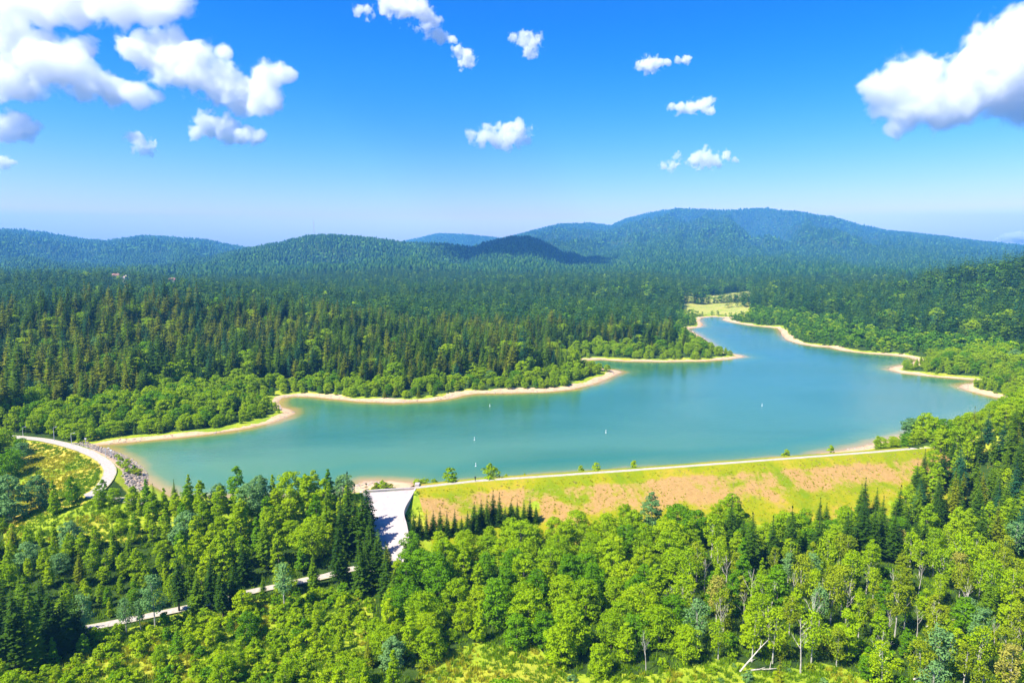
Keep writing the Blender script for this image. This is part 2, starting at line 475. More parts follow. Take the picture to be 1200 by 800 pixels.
def terrain(x, y, full=False):
    x = np.asarray(x, float); y = np.asarray(y, float)
    d = np.hypot(x, y); az = np.arctan2(x, y)
    s = lake_sd(x, y)
    nat = base_plateau(x, y, np.clip(s, 0, None))
    for k, r in enumerate(RIDGES):
        zc = np.interp(az, r['az'], r['z'], left=-50, right=-50)
        dc = np.interp(az, r['az'], r['d'])
        d0 = dc * r['foot']
        t = (d - d0) / (dc - d0)
        e = np.clip(t, 0, 1); e = 0.35 * e ** r['p'] + 0.65 * (e * e * (3 - 2 * e))
        ang = az * dc
        farr = r['d'].mean() > 2500
        n = 1 - np.abs(fbm(ang, d * 0.45, 760 if farr else 220, 4, 11 + k)) * 2.4
        e = e * (1 - (0.62 if farr else 0.42) * np.clip(1 - n, 0, 1.4) * np.clip(4 * e * (1 - e), 0, 1))
        over = np.clip(t - 1, 0, None)
        zr = zc * e - np.where(t > 1, over * (np.abs(zc) + 60) * r['fall'] * 2.2, 0)
        zr = np.where(t <= 0, -60, zr)
        k_ = 6.0
        hm = np.clip(0.5 + 0.5 * (zr - nat) / k_, 0, 1)
        sm = nat * (1 - hm) + zr * hm + k_ * hm * (1 - hm)
        nat = np.where(t <= 0, nat, np.where(nat > zr + k_, nat, sm))
    # keep shore low
    bed = -np.clip(-s * 0.16, 0, 5.0)
    z = np.where(s < 0, bed, np.minimum(nat, 0.085 * s + 0.0 + np.clip(s - 10, 0, None) * 0.55))
    # downstream ground
    inside = inpoly(x, y, DOWN)
    da = segdist(x, y, AXIS)
    k = np.where(x < -95, 0.25, 0.42)
    k = 0.42 - 0.17 * sstep(-95, -125, x)
    floor = -9.0 + 0.9 * fbm(x, y, 45, 3, 40)
    zd = np.maximum(floor, 3.1 - k * np.clip(da - 2.5, 0, None))
    hr = sstep(0, 1, (x - (108 + 0.50 * (y - 130))) / 95) * 30 * sstep(120, 230, y)
    hl = sstep(0, 1, (-x - (200 + 0.2 * (y - 130))) / 120) * 14 * sstep(120, 260, y)
    zd = zd + hr + hl + sstep(172, 225, x) * sstep(170, 235, y) * 13
    zdam = 3.1 - 0.42 * np.clip(da - 2.6, 0, None)
    # spillway bed
    ys = np.array([p[1] for p in SP_R])[::-1]
    zs = np.interp(y, ys, SP_Z[::-1])
    xl = np.interp(y, ys, [p[0] for p in SP_L][::-1]); xr = np.interp(y, ys, [p[0] for p in SP_R][::-1])
    off = np.maximum(np.maximum(xl - x, x - xr), 0)
    inrow = (y > ys[0] - 3) & (y < ys[-1] + 1.5)
    zsp = np.where(inrow, zs - 0.5 - 0.6 * off, -50)
    notch = inrow & (off <= 0.01)
    z = np.where(inside, zd, np.maximum(z, np.where(s < 0, zdam - 0.0, zdam)))
    z = np.where(inside, np.maximum(z, zsp), z)
    z = np.where(notch, np.minimum(z, zs - 0.45), z)
    # strip between the lake and the spillway sill
    px0, px1 = P(418, 575, 2)[0], P(489, 572, 2)[0]
    strip = (x > px0 - 3) & (x < px1 + 1.0) & (y > SP_R[0][1] - 1) & (s > 0) & (s < 40)
    z = np.where(strip, np.minimum(z, 0.6 + 0.10 * s), z)
    # right-bank ground behind the dam joins the hillside
    side = sstep(150, 190, x) * sstep(330, 250, y) * sstep(4, 26, s)
    z = np.where(~inside, z + side * 5 + sstep(185, 235, x) * sstep(345, 290, y) * sstep(6, 30, s) * 12, z)
    if full: return z, s, inside, da
    return z

def tz(x, y):
    return float(terrain(np.array([x]), np.array([y]))[0])

def G(u, v):
    """photo pixel -> point on the ground"""
    a, y, w = pdir(u, v)
    t = np.geomspace(90, 5000, 1500)
    zz = terrain(a * t, y * t)
    zr = CAM_H + w * t
    k = np.argmax(zr <= zz)
    if k == 0: k = len(t) - 1
    return a * t[k], y * t[k], float(zz[k])

# ------------------------------------------------------------------ ground sheet
NA, ND = 520, 720
azs = np.linspace(R(-66), R(66), NA)
ds = np.geomspace(35, 9900, ND)
A, D = np.meshgrid(azs, ds)
GX = D * np.sin(A); GY = D * np.cos(A)
GZ, GS, GIN, GDA = terrain(GX, GY, True)
fine = fbm(GX, GY, 9, 3, 60) * 0.25 * sstep(60, 120, D) * (GS > 3)
GZ = GZ + np.where(GDA < 8, 0, fine)
# horizon slopes for hiding what cannot be seen
slope = (GZ - CAM_H) / D
CUM = np.maximum.accumulate(slope, axis=0)
idx = (np.arange(ND - 1)[:, None] * NA + np.arange(NA - 1)[None, :]).ravel()
F = np.stack([idx, idx + NA, idx + NA + 1, idx + 1], 1)[:, ::-1]

t = NT('meadow_and_forest_floor')
pos = t.pos()
n1 = t.noise(0.05, 6, 0.6, pos); n2 = t.noise(0.5, 5, 0.65, pos); n3 = t.noise(3.0, 4, 0.7, pos)
grass = t.ramp(n1, [(0.34, (0.13, 0.27, 0.004)), (0.52, (0.26, 0.36, 0.006)), (0.66, (0.46, 0.39, 0.04)), (0.76, (0.25, 0.34, 0.008))])
grass = t.mix(t.ramp(n2, [(0.4, 0.0), (0.68, 0.75)]), grass, (0.11, 0.23, 0.006))
grass = t.mix(t.math('MULTIPLY', n3, 0.45), grass, (0.46, 0.42, 0.06))
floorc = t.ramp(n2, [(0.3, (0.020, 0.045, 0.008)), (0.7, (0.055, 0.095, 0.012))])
sand = t.ramp(t.noise(0.22, 6, 0.7, pos), [(0.3, (0.36, 0.22, 0.10)), (0.55, (0.58, 0.38, 0.20)), (0.75, (0.48, 0.34, 0.22))])
sand = t.mix(t.math('MULTIPLY', n3, 0.35), sand, (0.72, 0.58, 0.42))
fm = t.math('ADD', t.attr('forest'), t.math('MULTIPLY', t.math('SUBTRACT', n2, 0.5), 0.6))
dm_ = t.math('ADD', t.attr('dry'), t.math('MULTIPLY', t.math('SUBTRACT', n1, 0.5), 1.6))
grass = t.mix(t.ramp(dm_, [(0.5, 0.0), (0.9, 0.9)]), grass, t.mix(n3, (0.50, 0.40, 0.02), (0.62, 0.42, 0.12)))
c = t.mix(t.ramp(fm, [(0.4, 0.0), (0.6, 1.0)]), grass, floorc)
sm = t.math('ADD', t.attr('sand'), t.math('MULTIPLY', t.math('SUBTRACT', n2, 0.5), 0.9))
c = t.mix(t.ramp(sm, [(0.40, 0.0), (0.55, 1.0)]), c, sand)
wet = t.math('MULTIPLY', t.attr('wet'), 0.65)
c = t.mix(wet, c, (0.22, 0.13, 0.05))
t.bsdf(c, 0.95, 0.05, n2, 0.4, 0.6)
ground_me = mesh_np('ground', np.stack([GX, GY, GZ], 2).reshape(-1, 3), F, [t.m], True)

RG = [(x, y) for x, y in [(P(u, v, -9)) for u, v in ((-60, 766), (20, 755), (100, 735), (170, 721), (240, 707), (300, 691), (380, 676), (425, 668), (462, 672))]]
ROAD_LOW = smooth_line(RG, 5)

def region_masks(x, y, z, s, inside):
    """forest mask (1 = closed wood on the ground) from where the point shows in the photograph"""
    u, v, _ = proj(x, y, z)
    return u, v

FIELD_L = [(22, 516), (60, 519), (98, 529), (120, 541), (126, 553), (116, 572), (98, 592), (60, 598), (28, 606), (8, 640), (2, 628), (30, 575), (34, 560), (20, 530)]
MEADOW_BL = [(90, 752), (200, 722), (300, 702), (400, 690), (440, 700), (430, 745), (410, 830), (-40, 860), (-40, 800), (60, 790)]
MEADOW_BC = [(455, 860), (500, 775), (560, 752), (630, 758), (665, 790), (760, 790), (850, 770), (905, 790), (960, 775), (1010, 790), (1060, 860)]
u_, v_ = region_masks(GX, GY, GZ, GS, GIN)
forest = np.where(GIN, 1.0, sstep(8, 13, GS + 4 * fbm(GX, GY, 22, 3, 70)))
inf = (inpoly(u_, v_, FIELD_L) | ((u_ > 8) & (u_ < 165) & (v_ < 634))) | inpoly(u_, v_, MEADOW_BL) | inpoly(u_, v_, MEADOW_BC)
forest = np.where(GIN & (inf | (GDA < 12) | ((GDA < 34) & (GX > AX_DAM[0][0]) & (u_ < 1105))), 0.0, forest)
MEADOW_FAR = [(787, 369), (791, 352), (802, 347.5), (822, 352), (862, 350), (868, 353), (846, 358), (836, 366), (829, 370), (812, 371)]
CLEAR = [((412, 357), 34, 5.0), ((140, 320), 9, 2.5), ((203, 324), 5, 2.5), ((1068, 331), 8, 6)]
AZM = azslope(838, 358)[0]
def far_mead(az, d, s): return (np.abs(az - AZM) < 0.046) & (d > 930) & (d < 1420) & (s > 16)
far_meadow = far_mead(A, D, GS) & ~GIN
forest = np.where(far_meadow, 0.1, forest)
sandm = np.where(GIN, 0.0, 1 - sstep(5.0, 9.0, GS + 7.0 * fbm(GX, GY, 26, 4, 75)))
sandm = np.where((GDA < 9) & (GX > AX_DAM[0][0] + 2), 0.0, sandm)
sandm = np.where(far_meadow, 0.42, sandm)
sandm = np.where((GDA < 26) & (GX > -128) & (GX < P(400, 575, 0)[0]) & (GY < 260), 0.0, sandm)
wetm = np.where(GS > -12, 1 - sstep(0.2, 2.2, GS), 1.0)
drym = np.where(inpoly(u_, v_, FIELD_L) & GIN, 0.75, 0.0)
for nm, arr in (('dry', drym), ('forest', forest), ('sand', sandm), ('wet', wetm)):
    at = ground_me.attributes.new(nm, 'FLOAT', 'POINT'); at.data.foreach_set('value', arr.astype(np.float32).ravel())
ground = link(bpy.data.objects.new('ground', ground_me))
tag(ground, 'rolling wooded ground, meadows and sandy shore round the lake', kind='structure')

# ------------------------------------------------------------------ lake water
lx = [p[0] for p in LAKE]; ly = [p[1] for p in LAKE]
na, nd = 420, 420
aw = np.linspace(R(-42), R(42), na); dw = np.geomspace(190, 1020, nd)
AW, DW = np.meshgrid(aw, dw)
WX = DW * np.sin(AW); WY = DW * np.cos(AW)
WS = lake_sd(WX, WY)
WIN = inpoly(WX, WY, DOWN)
keepv = (WS < 9) & ~WIN
idx = (np.arange(nd - 1)[:, None] * na + np.arange(na - 1)[None, :])
kf = keepv[:-1, :-1] & keepv[1:, :-1] & keepv[:-1, 1:] & keepv[1:, 1:]
idx = idx[kf]
WF = np.stack([idx, idx + na, idx + na + 1, idx + 1], 1)[:, ::-1]
used, inv = np.unique(WF, return_inverse=True)
WV = np.stack([WX, WY, np.zeros_like(WX)], 2).reshape(-1, 3)[used]
t = NT('lake_water_green')
pos = t.pos()
sh = t.attr('depth')          # metres from the shore
wob = t.math('MULTIPLY', t.math('SUBTRACT', t.noise(0.05, 4, 0.6, pos), 0.5), 9.0)
shn = t.math('DIVIDE', t.math('ADD', sh, wob), 60.0)
mp = t.n('ShaderNodeMapping'); mp.inputs['Scale'].default_value = (0.35, 1.0, 1.0); mp.inputs['Rotation'].default_value = (0, 0, 0.25); t.l(pos, mp.inputs['Vector'])
big = t.noise(0.0085, 3, 0.5, mp.outputs[0], 0.6)
sep = t.n('ShaderNodeSeparateXYZ'); t.l(pos, sep.inputs[0])
farf = t.n('ShaderNodeMapRange'); farf.inputs[1].default_value = 250; farf.inputs[2].default_value = 700; t.l(sep.outputs[1], farf.inputs[0])
xf = t.n('ShaderNodeMapRange'); xf.inputs[1].default_value = -140; xf.inputs[2].default_value = 230; t.l(sep.outputs[0], xf.inputs[0])
body = t.mix(xf.outputs[0], (0.080, 0.200, 0.082), (0.055, 0.175, 0.105))
body = t.mix(farf.outputs[0], body, (0.022, 0.140, 0.130))
body = t.mix(t.ramp(big, [(0.44, 0.0), (0.58, 0.9)]), body, (0.032, 0.135, 0.055))
shal = t.ramp(shn, [(0.0, (0.36, 0.25, 0.08)), (0.035, (0.28, 0.24, 0.06)), (0.10, (0.10, 0.20, 0.07)), (0.30, (0.03, 0.17, 0.10))])
body = t.mix(t.ramp(shn, [(0.05, 1.0), (0.42, 0.0)]), body, shal)
rip = t.n('ShaderNodeMapping'); rip.inputs['Scale'].default_value = (1.0, 2.2, 1.0); rip.inputs['Rotation'].default_value = (0, 0, 0.4); t.l(pos, rip.inputs['Vector'])
r1 = t.noise(0.55, 4, 0.6, rip.outputs[0]); r2 = t.noise(0.12, 3, 0.5, rip.outputs[0])
hgt = t.math('ADD', r1, t.math('MULTIPLY', r2, 0.8))
rough = t.ramp(big, [(0.38, 0.20), (0.60, 0.05)])
b = t.bsdf(body, rough, 0.5, hgt, 0.30, 0.22)
b.inputs['IOR'].default_value = 1.333
water_me = mesh_np('lake', WV, inv.reshape(-1, 4).astype(np.int32), [t.m], True)
at = water_me.attributes.new('depth', 'FLOAT', 'POINT'); at.data.foreach_set('value', np.clip(-WS, 0, None).ravel()[used].astype(np.float32))
lake = link(bpy.data.objects.new('lake', water_me))
tag(lake, 'calm turquoise reservoir water winding between wooded banks', kind='structure')

# ------------------------------------------------------------------ sweeps: dam, crest paths, roads
def sweep(line, profile):
    """profile: list of (offset, height) across, offset > 0 to the right of travel; height may be absolute"""
    n = len(line); V = []
    for i, p in enumerate(line):
        a = np.array(line[max(i - 1, 0)][:2]); b = np.array(line[min(i + 1, n - 1)][:2])
        d = (b - a) / (np.linalg.norm(b - a) + 1e-9)
        nrm = np.array([d[1], -d[0]])
        for o, z in profile:
            q = np.array(p[:2]) + nrm * o
            V.append((q[0], q[1], z if not callable(z) else z(q[0], q[1])))
    m = len(profile)
    idx = (np.arange(n - 1)[:, None] * m + np.arange(m - 1)[None, :]).ravel()
    return np.array(V), np.stack([idx, idx + m, idx + m + 1, idx + 1], 1)

# material of gravel roads
t = NT('pale_gravel_road')
pos = t.pos(); n = t.noise(1.2, 5, 0.7, pos); nb = t.noise(0.25, 4, 0.6, pos)
e = t.attr('edge')
gc = t.ramp(n, [(0.3, (0.34, 0.29, 0.23)), (0.7, (0.52, 0.46, 0.38))])
em = t.math('ADD', e, t.math('MULTIPLY', t.math('SUBTRACT', nb, 0.5), 0.8))
gc = t.mix(t.ramp(em, [(0.80, 0.0), (1.0, 0.8)]), gc, (0.30, 0.32, 0.04))
t.bsdf(gc, 0.95, 0.05, n, 0.08, 0.6)
M['gravel'] = t.m
t = NT('spillway_concrete')
pos = t.pos(); n = t.noise(0.5, 6, 0.7, pos); n2 = t.noise(5, 4, 0.6, pos)
cc = t.ramp(n, [(0.3, (0.38, 0.32, 0.28)), (0.7, (0.56, 0.48, 0.43))])
cc = t.mix(t.math('MULTIPLY', n2, 0.3), cc, (0.36, 0.33, 0.30))
t.bsdf(cc, 0.9, 0.1, n2, 0.05, 0.4)
M['concrete'] = t.m

def path_obj(name, line, width, lift, label):
    line = smooth_line(line, 2)
    prof = [(-width / 2 * k, lambda x, y: 0) for k in (-1, -0.5, 0, 0.5, 1)]
    V, F = sweep(line, prof)
    z = terrain(V[:, 0], V[:, 1])
    z = z.reshape(-1, 5); z = z.mean(1, keepdims=True) * 0.6 + z * 0.4 + lift
    V[:, 2] = z.ravel()
    me = mesh_np(name, V, F, [M['gravel']], True)
    at = me.attributes.new('edge', 'FLOAT', 'POINT'); at.data.foreach_set('value', np.tile(np.array([1, .5, 0, .5, 1], np.float32), len(line)))
    o = link(bpy.data.objects.new(name, me)); tag(o, label, kind='structure'); return o

left_axis = smooth_line(AX_LEFT, 3)
path_obj('road', left_axis[3:] + AX_MID[:1], 4.3, 0.30, 'pale gravel road curving along the crest of the left embankment')
path_obj('track', ROAD_LOW, 3.0, 0.22, 'pale gravel track crossing the wood below the dam')

# the earth dam
dam = empty('earth_dam', (*AX_DAM[3], -9))
tag(dam, 'long grassy earth dam with dry pinkish-brown patches holding back the lake', 'dam')
t = NT('dam_turf')
pos = t.pos(); e = t.attr('across')
n1 = t.noise(0.055, 5, 0.65, pos, 0.5); n2 = t.noise(0.6, 5, 0.7, pos); n3 = t.noise(4.0, 4, 0.7, pos)
mpd = t.n('ShaderNodeMapping'); mpd.inputs['Scale'].default_value = (0.30, 0.06, 0.06); t.l(pos, mpd.inputs['Vector'])
n4 = t.noise(1.0, 4, 0.6, mpd.outputs[0])
gr = t.ramp(n1, [(0.35, (0.18, 0.24, 0.003)), (0.52, (0.33, 0.30, 0.006)), (0.66, (0.45, 0.31, 0.03))])
gr = t.mix(t.ramp(n2, [(0.45, 0.0), (0.7, 0.6)]), gr, (0.16, 0.26, 0.006))
dry = t.ramp(n2, [(0.3, (0.34, 0.17, 0.05)), (0.6, (0.46, 0.26, 0.09)), (0.8, (0.34, 0.25, 0.02))])
dry = t.mix(t.math('MULTIPLY', n3, 0.5), dry, (0.50, 0.30, 0.13))
band = t.ramp(e, [(0.0, 0.0), (0.10, 0.0), (0.19, 0.98), (0.46, 0.88), (0.66, 0.2), (0.9, 0.0)])
bm = t.math('ADD', t.math('MULTIPLY', band, 0.62), t.math('MULTIPLY', t.math('SUBTRACT', n1, 0.5), 2.3))
bm = t.math('ADD', bm, t.math('MULTIPLY', t.math('SUBTRACT', n4, 0.5), 0.8))
bm = t.math('ADD', bm, t.math('MULTIPLY', t.math('SUBTRACT', n2, 0.5), 1.1))
bm = t.math('MULTIPLY', bm, t.ramp(e, [(0.07, 0.0), (0.14, 1.0)]))
tc = t.mix(t.ramp(bm, [(0.28, 0.0), (0.62, 1.0)]), gr, dry)
tc = t.mix(t.math('MULTIPLY', t.ramp(n3, [(0.35, 1.0), (0.6, 0.0)]), 0.35), tc, (0.13, 0.19, 0.01))
t.bsdf(tc, 0.95, 0.05, n2, 0.5, 0.7)
M['turf'] = t.m
dl = []
for i in range(len(AX_DAM) - 1):
    for k in range(14):
        f = k / 14; dl.append((AX_DAM[i][0] * (1 - f) + AX_DAM[i + 1][0] * f, AX_DAM[i][1] * (1 - f) + AX_DAM[i + 1][1] * f))
dl.append(AX_DAM[-1])
# travel to +x: right of travel is towards the camera (downstream)
nprof = 26
offs = np.concatenate([[-16, -9, -2.8], np.linspace(2.4, 34, nprof)])
V, F = sweep(dl, [(o, 0) for o in offs])
m = len(offs)
O = np.tile(offs, len(dl))
zz = np.where(O < 0, CREST - 0.42 * np.clip(-O - 2.8, 0, None), CREST - 0.43 * np.clip(O - 2.4, 0, None))
zz = zz + fbm(V[:, 0], V[:, 1], 7, 3, 81) * 0.22 * sstep(2.5, 5, np.abs(O))
zz = np.minimum(zz, CREST)
V[:, 2] = zz - (0, 0, AX_DAM[3][1])[0]
V -= np.array([AX_DAM[3][0], AX_DAM[3][1], -9])
me = mesh_np('embankment', V, F, [M['turf']], True)
at = me.attributes.new('across', 'FLOAT', 'POINT'); at.data.foreach_set('value', np.clip((O - 2.0) / 30, 0, 1).astype(np.float32))
link(bpy.data.objects.new('embankment', me), dam)
V, F = sweep(dl, [(-1.3, CREST + 0.02), (-0.7, CREST + 0.05), (0, CREST + 0.06), (0.7, CREST + 0.05), (1.3, CREST + 0.02)])
V -= np.array([AX_DAM[3][0], AX_DAM[3][1], -9])
me = mesh_np('crest_path', V, F, [M['gravel']], True)
at = me.attributes.new('edge', 'FLOAT', 'POINT'); at.data.foreach_set('value', np.tile(np.array([1.15, .8, 0.6, .8, 1.15], np.float32), len(dl)))
link(bpy.data.objects.new('crest_path', me), dam)
rs = MB()
for i in range(5, 50, 3):      # a thin dusty toe track on the right part of the downstream face
    pass

# spillway
so = empty('spillway', (*SP_R[3], -9))
tag(so, 'pale concrete spillway chute narrowing down from the dam crest into the wood', 'spillway')
O3 = np.array([SP_R[3][0], SP_R[3][1], -9.0])
nr = 6
V = []; 
rows = smooth_line([(*l, *r, z) for l, r, z in zip(SP_L, SP_R, SP_Z)], 4)
for lx_, ly_, rx_, ry_, z in rows:
    for k in range(nr + 1):
        f = k / nr; V.append((lx_ + (rx_ - lx_) * f, ly_ + (ry_ - ly_) * f, z))
m = nr + 1
idx = (np.arange(len(rows) - 1)[:, None] * m + np.arange(m - 1)[None, :]).ravel()
me = mesh_np('chute', np.array(V) - O3, np.stack([idx, idx + m, idx + m + 1, idx + 1], 1), [M['concrete']])
link(bpy.data.objects.new('chute', me), so)
def wall_strip(pts, th, h0, h1, name, mat, parent, origin):
    mb = MB()
    for i in range(len(pts) - 1):
        (x0, y0, z0), (x1, y1, z1) = pts[i], pts[i + 1]
        L = math.hypot(x1 - x0, y1 - y0); nx, ny = (y1 - y0) / L * th / 2, -(x1 - x0) / L * th / 2
        vs = []
        for (x, y, z) in ((x0, y0, z0), (x1, y1, z1)):
            for sgn in (-1, 1):
                for h in (h0, h1):
                    vs.append((x + nx * sgn - origin[0], y + ny * sgn - origin[1], z + h - origin[2]))
        mb.add(vs, [(0, 1, 5, 4), (2, 6, 7, 3), (1, 3, 7, 5), (0, 4, 6, 2)] + ([(0, 2, 3, 1)] if i == 0 else []) + ([(4, 5, 7, 6)] if i == len(pts) - 2 else []))
    return mb.build(name, mat, parent)
wall_strip([(r[2] + 0.3, r[3], r[4]) for r in rows], 0.6, -1.5, 1.1, 'side_wall', M['concrete'], so, O3)
wall_strip([(r[0] - 0.3, r[1], r[4]) for r in rows], 0.6, -1.5, 0.8, 'side_wall', M['concrete'], so, O3)
b_ = MB(); b_.box((SP_R[0][0] + 0.5 - O3[0], SP_R[0][1] + 0.8 - O3[1], 2.6 + 9), (1.5, 2.2, 3.2)); b_.build('pier', M['concrete'], so)
b_ = MB()
for i in range(0, 6):
    f = i / 5
b_.box(((SP_L[0][0] + SP_R[0][0]) / 2 - O3[0], SP_R[0][1] + 0.4 - O3[1], 2.0 + 9), (SP_R[0][0] - SP_L[0][0] + 0.6, 0.8, 0.9), math.atan2(SP_R[0][1] - SP_L[0][1], SP_R[0][0] - SP_L[0][0]))
b_.build('sill', M['concrete'], so)

# ------------------------------------------------------------------ tree prototypes (meshes shared by every copy)
def leaf_quads(C, N, S, asp=0.62, seed=0):
    r = np.random.default_rng(seed)
    n = len(C)
    N = N / (np.linalg.norm(N, axis=1, keepdims=True) + 1e-9)
    rv = r.normal(size=(n, 3)); T = np.cross(N, rv); T /= (np.linalg.norm(T, axis=1, keepdims=True) + 1e-9)
    B = np.cross(N, T)
    S = np.asarray(S).reshape(-1, 1)
    V = np.stack([C + T * S, C + B * S * asp, C - T * S * 0.85, C - B * S * asp], 1).reshape(-1, 3)
    F = np.arange(4 * n).reshape(n, 4)
    return V, F

def crown_broad(h, w, h0, lobes, per, leaf, seed, shape='round', spread=1.0, droop=0.0, lk=0.125):
    """crown between h0 and h, width w: lobes of small leaf faces inside a lobed outline"""
    r = np.random.default_rng(seed)
    C, N, S = [], [], []
    ch = h - h0
    got = 0
    while got < lobes:
        t = r.uniform(0.02, 1.0)
        if shape == 'round': prof = math.sqrt(max(0.0, 1 - ((t - 0.42) / 0.60) ** 2))
        elif shape == 'slim': prof = (math.sin(math.pi * min(1, t * 0.93 + 0.07)) ** 0.55) * (1 - 0.25 * t)
        elif shape == 'cone': prof = (1 - t) ** 0.75 * min(1, 0.35 + t * 5)
        elif shape == 'dome': prof = math.sqrt(max(0, 1 - t * t))
        else: prof = math.sqrt(max(0.0, 1 - ((t - 0.5) / 0.52) ** 2))
        a = r.uniform(0, 2 * math.pi)
        rad = w / 2 * prof * (0.80 + 0.28 * math.sin(a * 3 + seed) * math.cos(a * 2 + t * 5 + seed * 2)) * math.sqrt(r.uniform(0.25, 1.0))
        lr = r.uniform(0.75, 1.25) * (w * lk * (0.55 + 0.5 * prof))
        c = np.array([math.cos(a) * rad, math.sin(a) * rad, h0 + t * ch - lr * 0.4])
        n = int(per * (lr / (w * lk * 0.92)) ** 1.5) + 6
        d = r.normal(size=(n, 3)); d /= np.linalg.norm(d, axis=1, keepdims=True)
        d[:, 2] = np.where(d[:, 2] < -0.25, -d[:, 2] * 0.6, d[:, 2])
        d /= np.linalg.norm(d, axis=1, keepdims=True)
        rr = lr * r.uniform(0.72, 1.12, size=(n, 1)) * spread
        q = c + d * rr * np.array([1.15, 1.15, 0.78])
        if droop: q[:, 2] -= droop * r.uniform(0, 1, n) ** 2 * lr
        nn = d * 0.9 + r.normal(size=(n, 3)) * 0.42 + np.array([0, 0, 0.30])
        C.append(q); N.append(nn); S.append(r.uniform(0.7, 1.3, n) * leaf)
        got += 1
    return leaf_quads(np.concatenate(C), np.concatenate(N), np.concatenate(S), 0.62, seed)

def crown_conifer(h, w, h0, levels, nb, seed, rounded=0.0, q=5, droop=0.32, gap=0.0):
    r = np.random.default_rng(seed)
    V = []; F = []
    def quad(a, b, c, d):
        i = len(V); V.extend([a, b, c, d]); F.append((i, i + 1, i + 2, i + 3))
    for L in range(levels):
        t = (L + r.uniform(-0.3, 0.3)) / levels
        t = min(max(t, 0), 0.985)
        z = h0 + (h - h0) * t
        prof = (1 - t) ** (0.86 - 0.35 * rounded)
        if rounded: prof *= min(1.0, 0.62 + 1.1 * t)
        ln0 = w / 2 * prof + 0.12
        k = max(4, int(nb * (0.6 + 0.5 * prof)))
        for j in range(k):
            if gap and r.uniform() < gap: continue
            a = 2 * math.pi * (j + r.uniform(-0.4, 0.4)) / k + L * 0.9
            ln = ln0 * r.uniform(0.72, 1.18)
            ca, sa = math.cos(a), math.sin(a)
            dirv = np.array([ca, sa, 0]); side = np.array([-sa, ca, 0])
            prev = np.array([0, 0, z]); dz = -droop * ln * r.uniform(0.6, 1.3)
            zz = z + r.uniform(-0.2, 0.2) * (h - h0) / levels
            for s_ in range(q):
                f0 = s_ / q; f1 = (s_ + 1.15) / q
                wd = ln * (0.30 * math.sin(math.pi * min(1, f0 * 0.8 + 0.22)) + 0.03) * r.uniform(0.7, 1.3)
                p0 = dirv * ln * f0 + np.array([0, 0, zz + dz * f0 ** 1.4])
                p1 = dirv * ln * f1 + np.array([0, 0, zz + dz * f1 ** 1.4 + (0.08 * ln if s_ == q - 1 else 0)])
                tw = r.uniform(-0.45, 0.45)
                mid = (p0 + p1) / 2
                sd_ = side * wd + np.array([0, 0, wd * tw])
                quad(p0, mid - sd_ - np.array([0, 0, wd * 0.35]), p1, mid + sd_ - np.array([0, 0, wd * 0.35]))
    # leader
    for j in range(5):
        a = j * 1.256; c = np.array([math.cos(a), math.sin(a), 0]) * w * 0.035
        quad(np.array([0, 0, h + 0.3]), c + np.array([0, 0, h - 0.5]), np.array([0, 0, h - 1.1]), -c + np.array([0, 0, h - 0.6]))
    return np.array(V), np.array(F)

def trunk_mb(h, r0, seed, limbs=0, lean=0.3, top=0.92, n=6, limb_from=0.35, limb_len=0.3, up=0.8, twigs=0):
    r = random.Random(seed); mb = MB()
    pts = []; rad = []
    for i in range(6):
        f = i / 5
        pts.append((lean * math.sin(f * 2.2 + seed) * f, lean * math.cos(f * 1.7 + seed) * f, h * top * f - (0.3 if i == 0 else 0)))
        rad.append(r0 * (1.25 if i == 0 else 1) * (1 - 0.86 * f))
    mb.tube(pts, rad, n)
    for k in range(limbs):
        f = limb_from + (0.92 - limb_from) * (k + r.uniform(0.1, 0.9)) / limbs
        i = min(int(f * 5), 4); g = f * 5 - i
        p = Vector(pts[i]).lerp(Vector(pts[i + 1]), g)
        a = r.uniform(0, 6.283); ln = h * limb_len * (1.15 - f) * r.uniform(0.7, 1.3)
        d = Vector((math.cos(a), math.sin(a), up * r.uniform(0.6, 1.4))).normalized()
        q1 = p + d * ln * 0.5 + Vector((0, 0, 0.05 * ln)); q2 = p + d * ln + Vector((0, 0, 0.22 * ln))
        rr = r0 * (1 - 0.8 * f) * 0.62
        mb.tube([p, q1, q2], [rr, rr * 0.6, rr * 0.18], 4)
        for w_ in range(twigs):
            a2 = r.uniform(0, 6.283); s0 = p.lerp(q2, r.uniform(0.4, 0.9))
            d2 = (d + Vector((math.cos(a2), math.sin(a2), 0.5)) * 0.8).normalized()
            mb.tube([s0, s0 + d2 * ln * 0.4], [rr * 0.4, rr * 0.1], 3)
    return mb

PROTO = {}     # kind -> list of (trunk mesh, crown mesh, height, width)
def proto(kind, tm, V, F, h, w, mats):
    me = mesh_np('crown', V, F, [mats])
    PROTO.setdefault(kind, []).append((tm, me, h, w))

first_leaf = LEAF_TINTS['bright green']; first_needle = SPRUCE_TINTS['dark green']
for i in range(5):       # round-crowned broadleaf
    h = 15.0; w = (12.5, 14, 13, 15, 12)[i]
    V, F = crown_broad(h, w, h * (0.05, 0.08, 0.04, 0.1, 0.06)[i], 118, 36, 0.36, 100 + i, 'round' if i % 2 == 0 else 'oval', 1.0, 0.0, 0.095)
    proto('broadleaf_tree', trunk_mb(h, 0.26, i, 6).mesh('trunk', M['bark_grey']), V, F, h, w, first_leaf)
for i in range(5):       # slender upright broadleaf
    h = 16.0; w = (8.8, 7.4, 9.6, 8.2, 9.2)[i]
    V, F = crown_broad(h, w, h * 0.06, 96, 34, 0.33, 200 + i, 'slim' if i != 1 else 'cone', 1.0, 0.0, 0.105)
    proto('slender_tree', trunk_mb(h, 0.2, 20 + i, 4).mesh('trunk', M['bark_grey']), V, F, h, w, first_leaf)
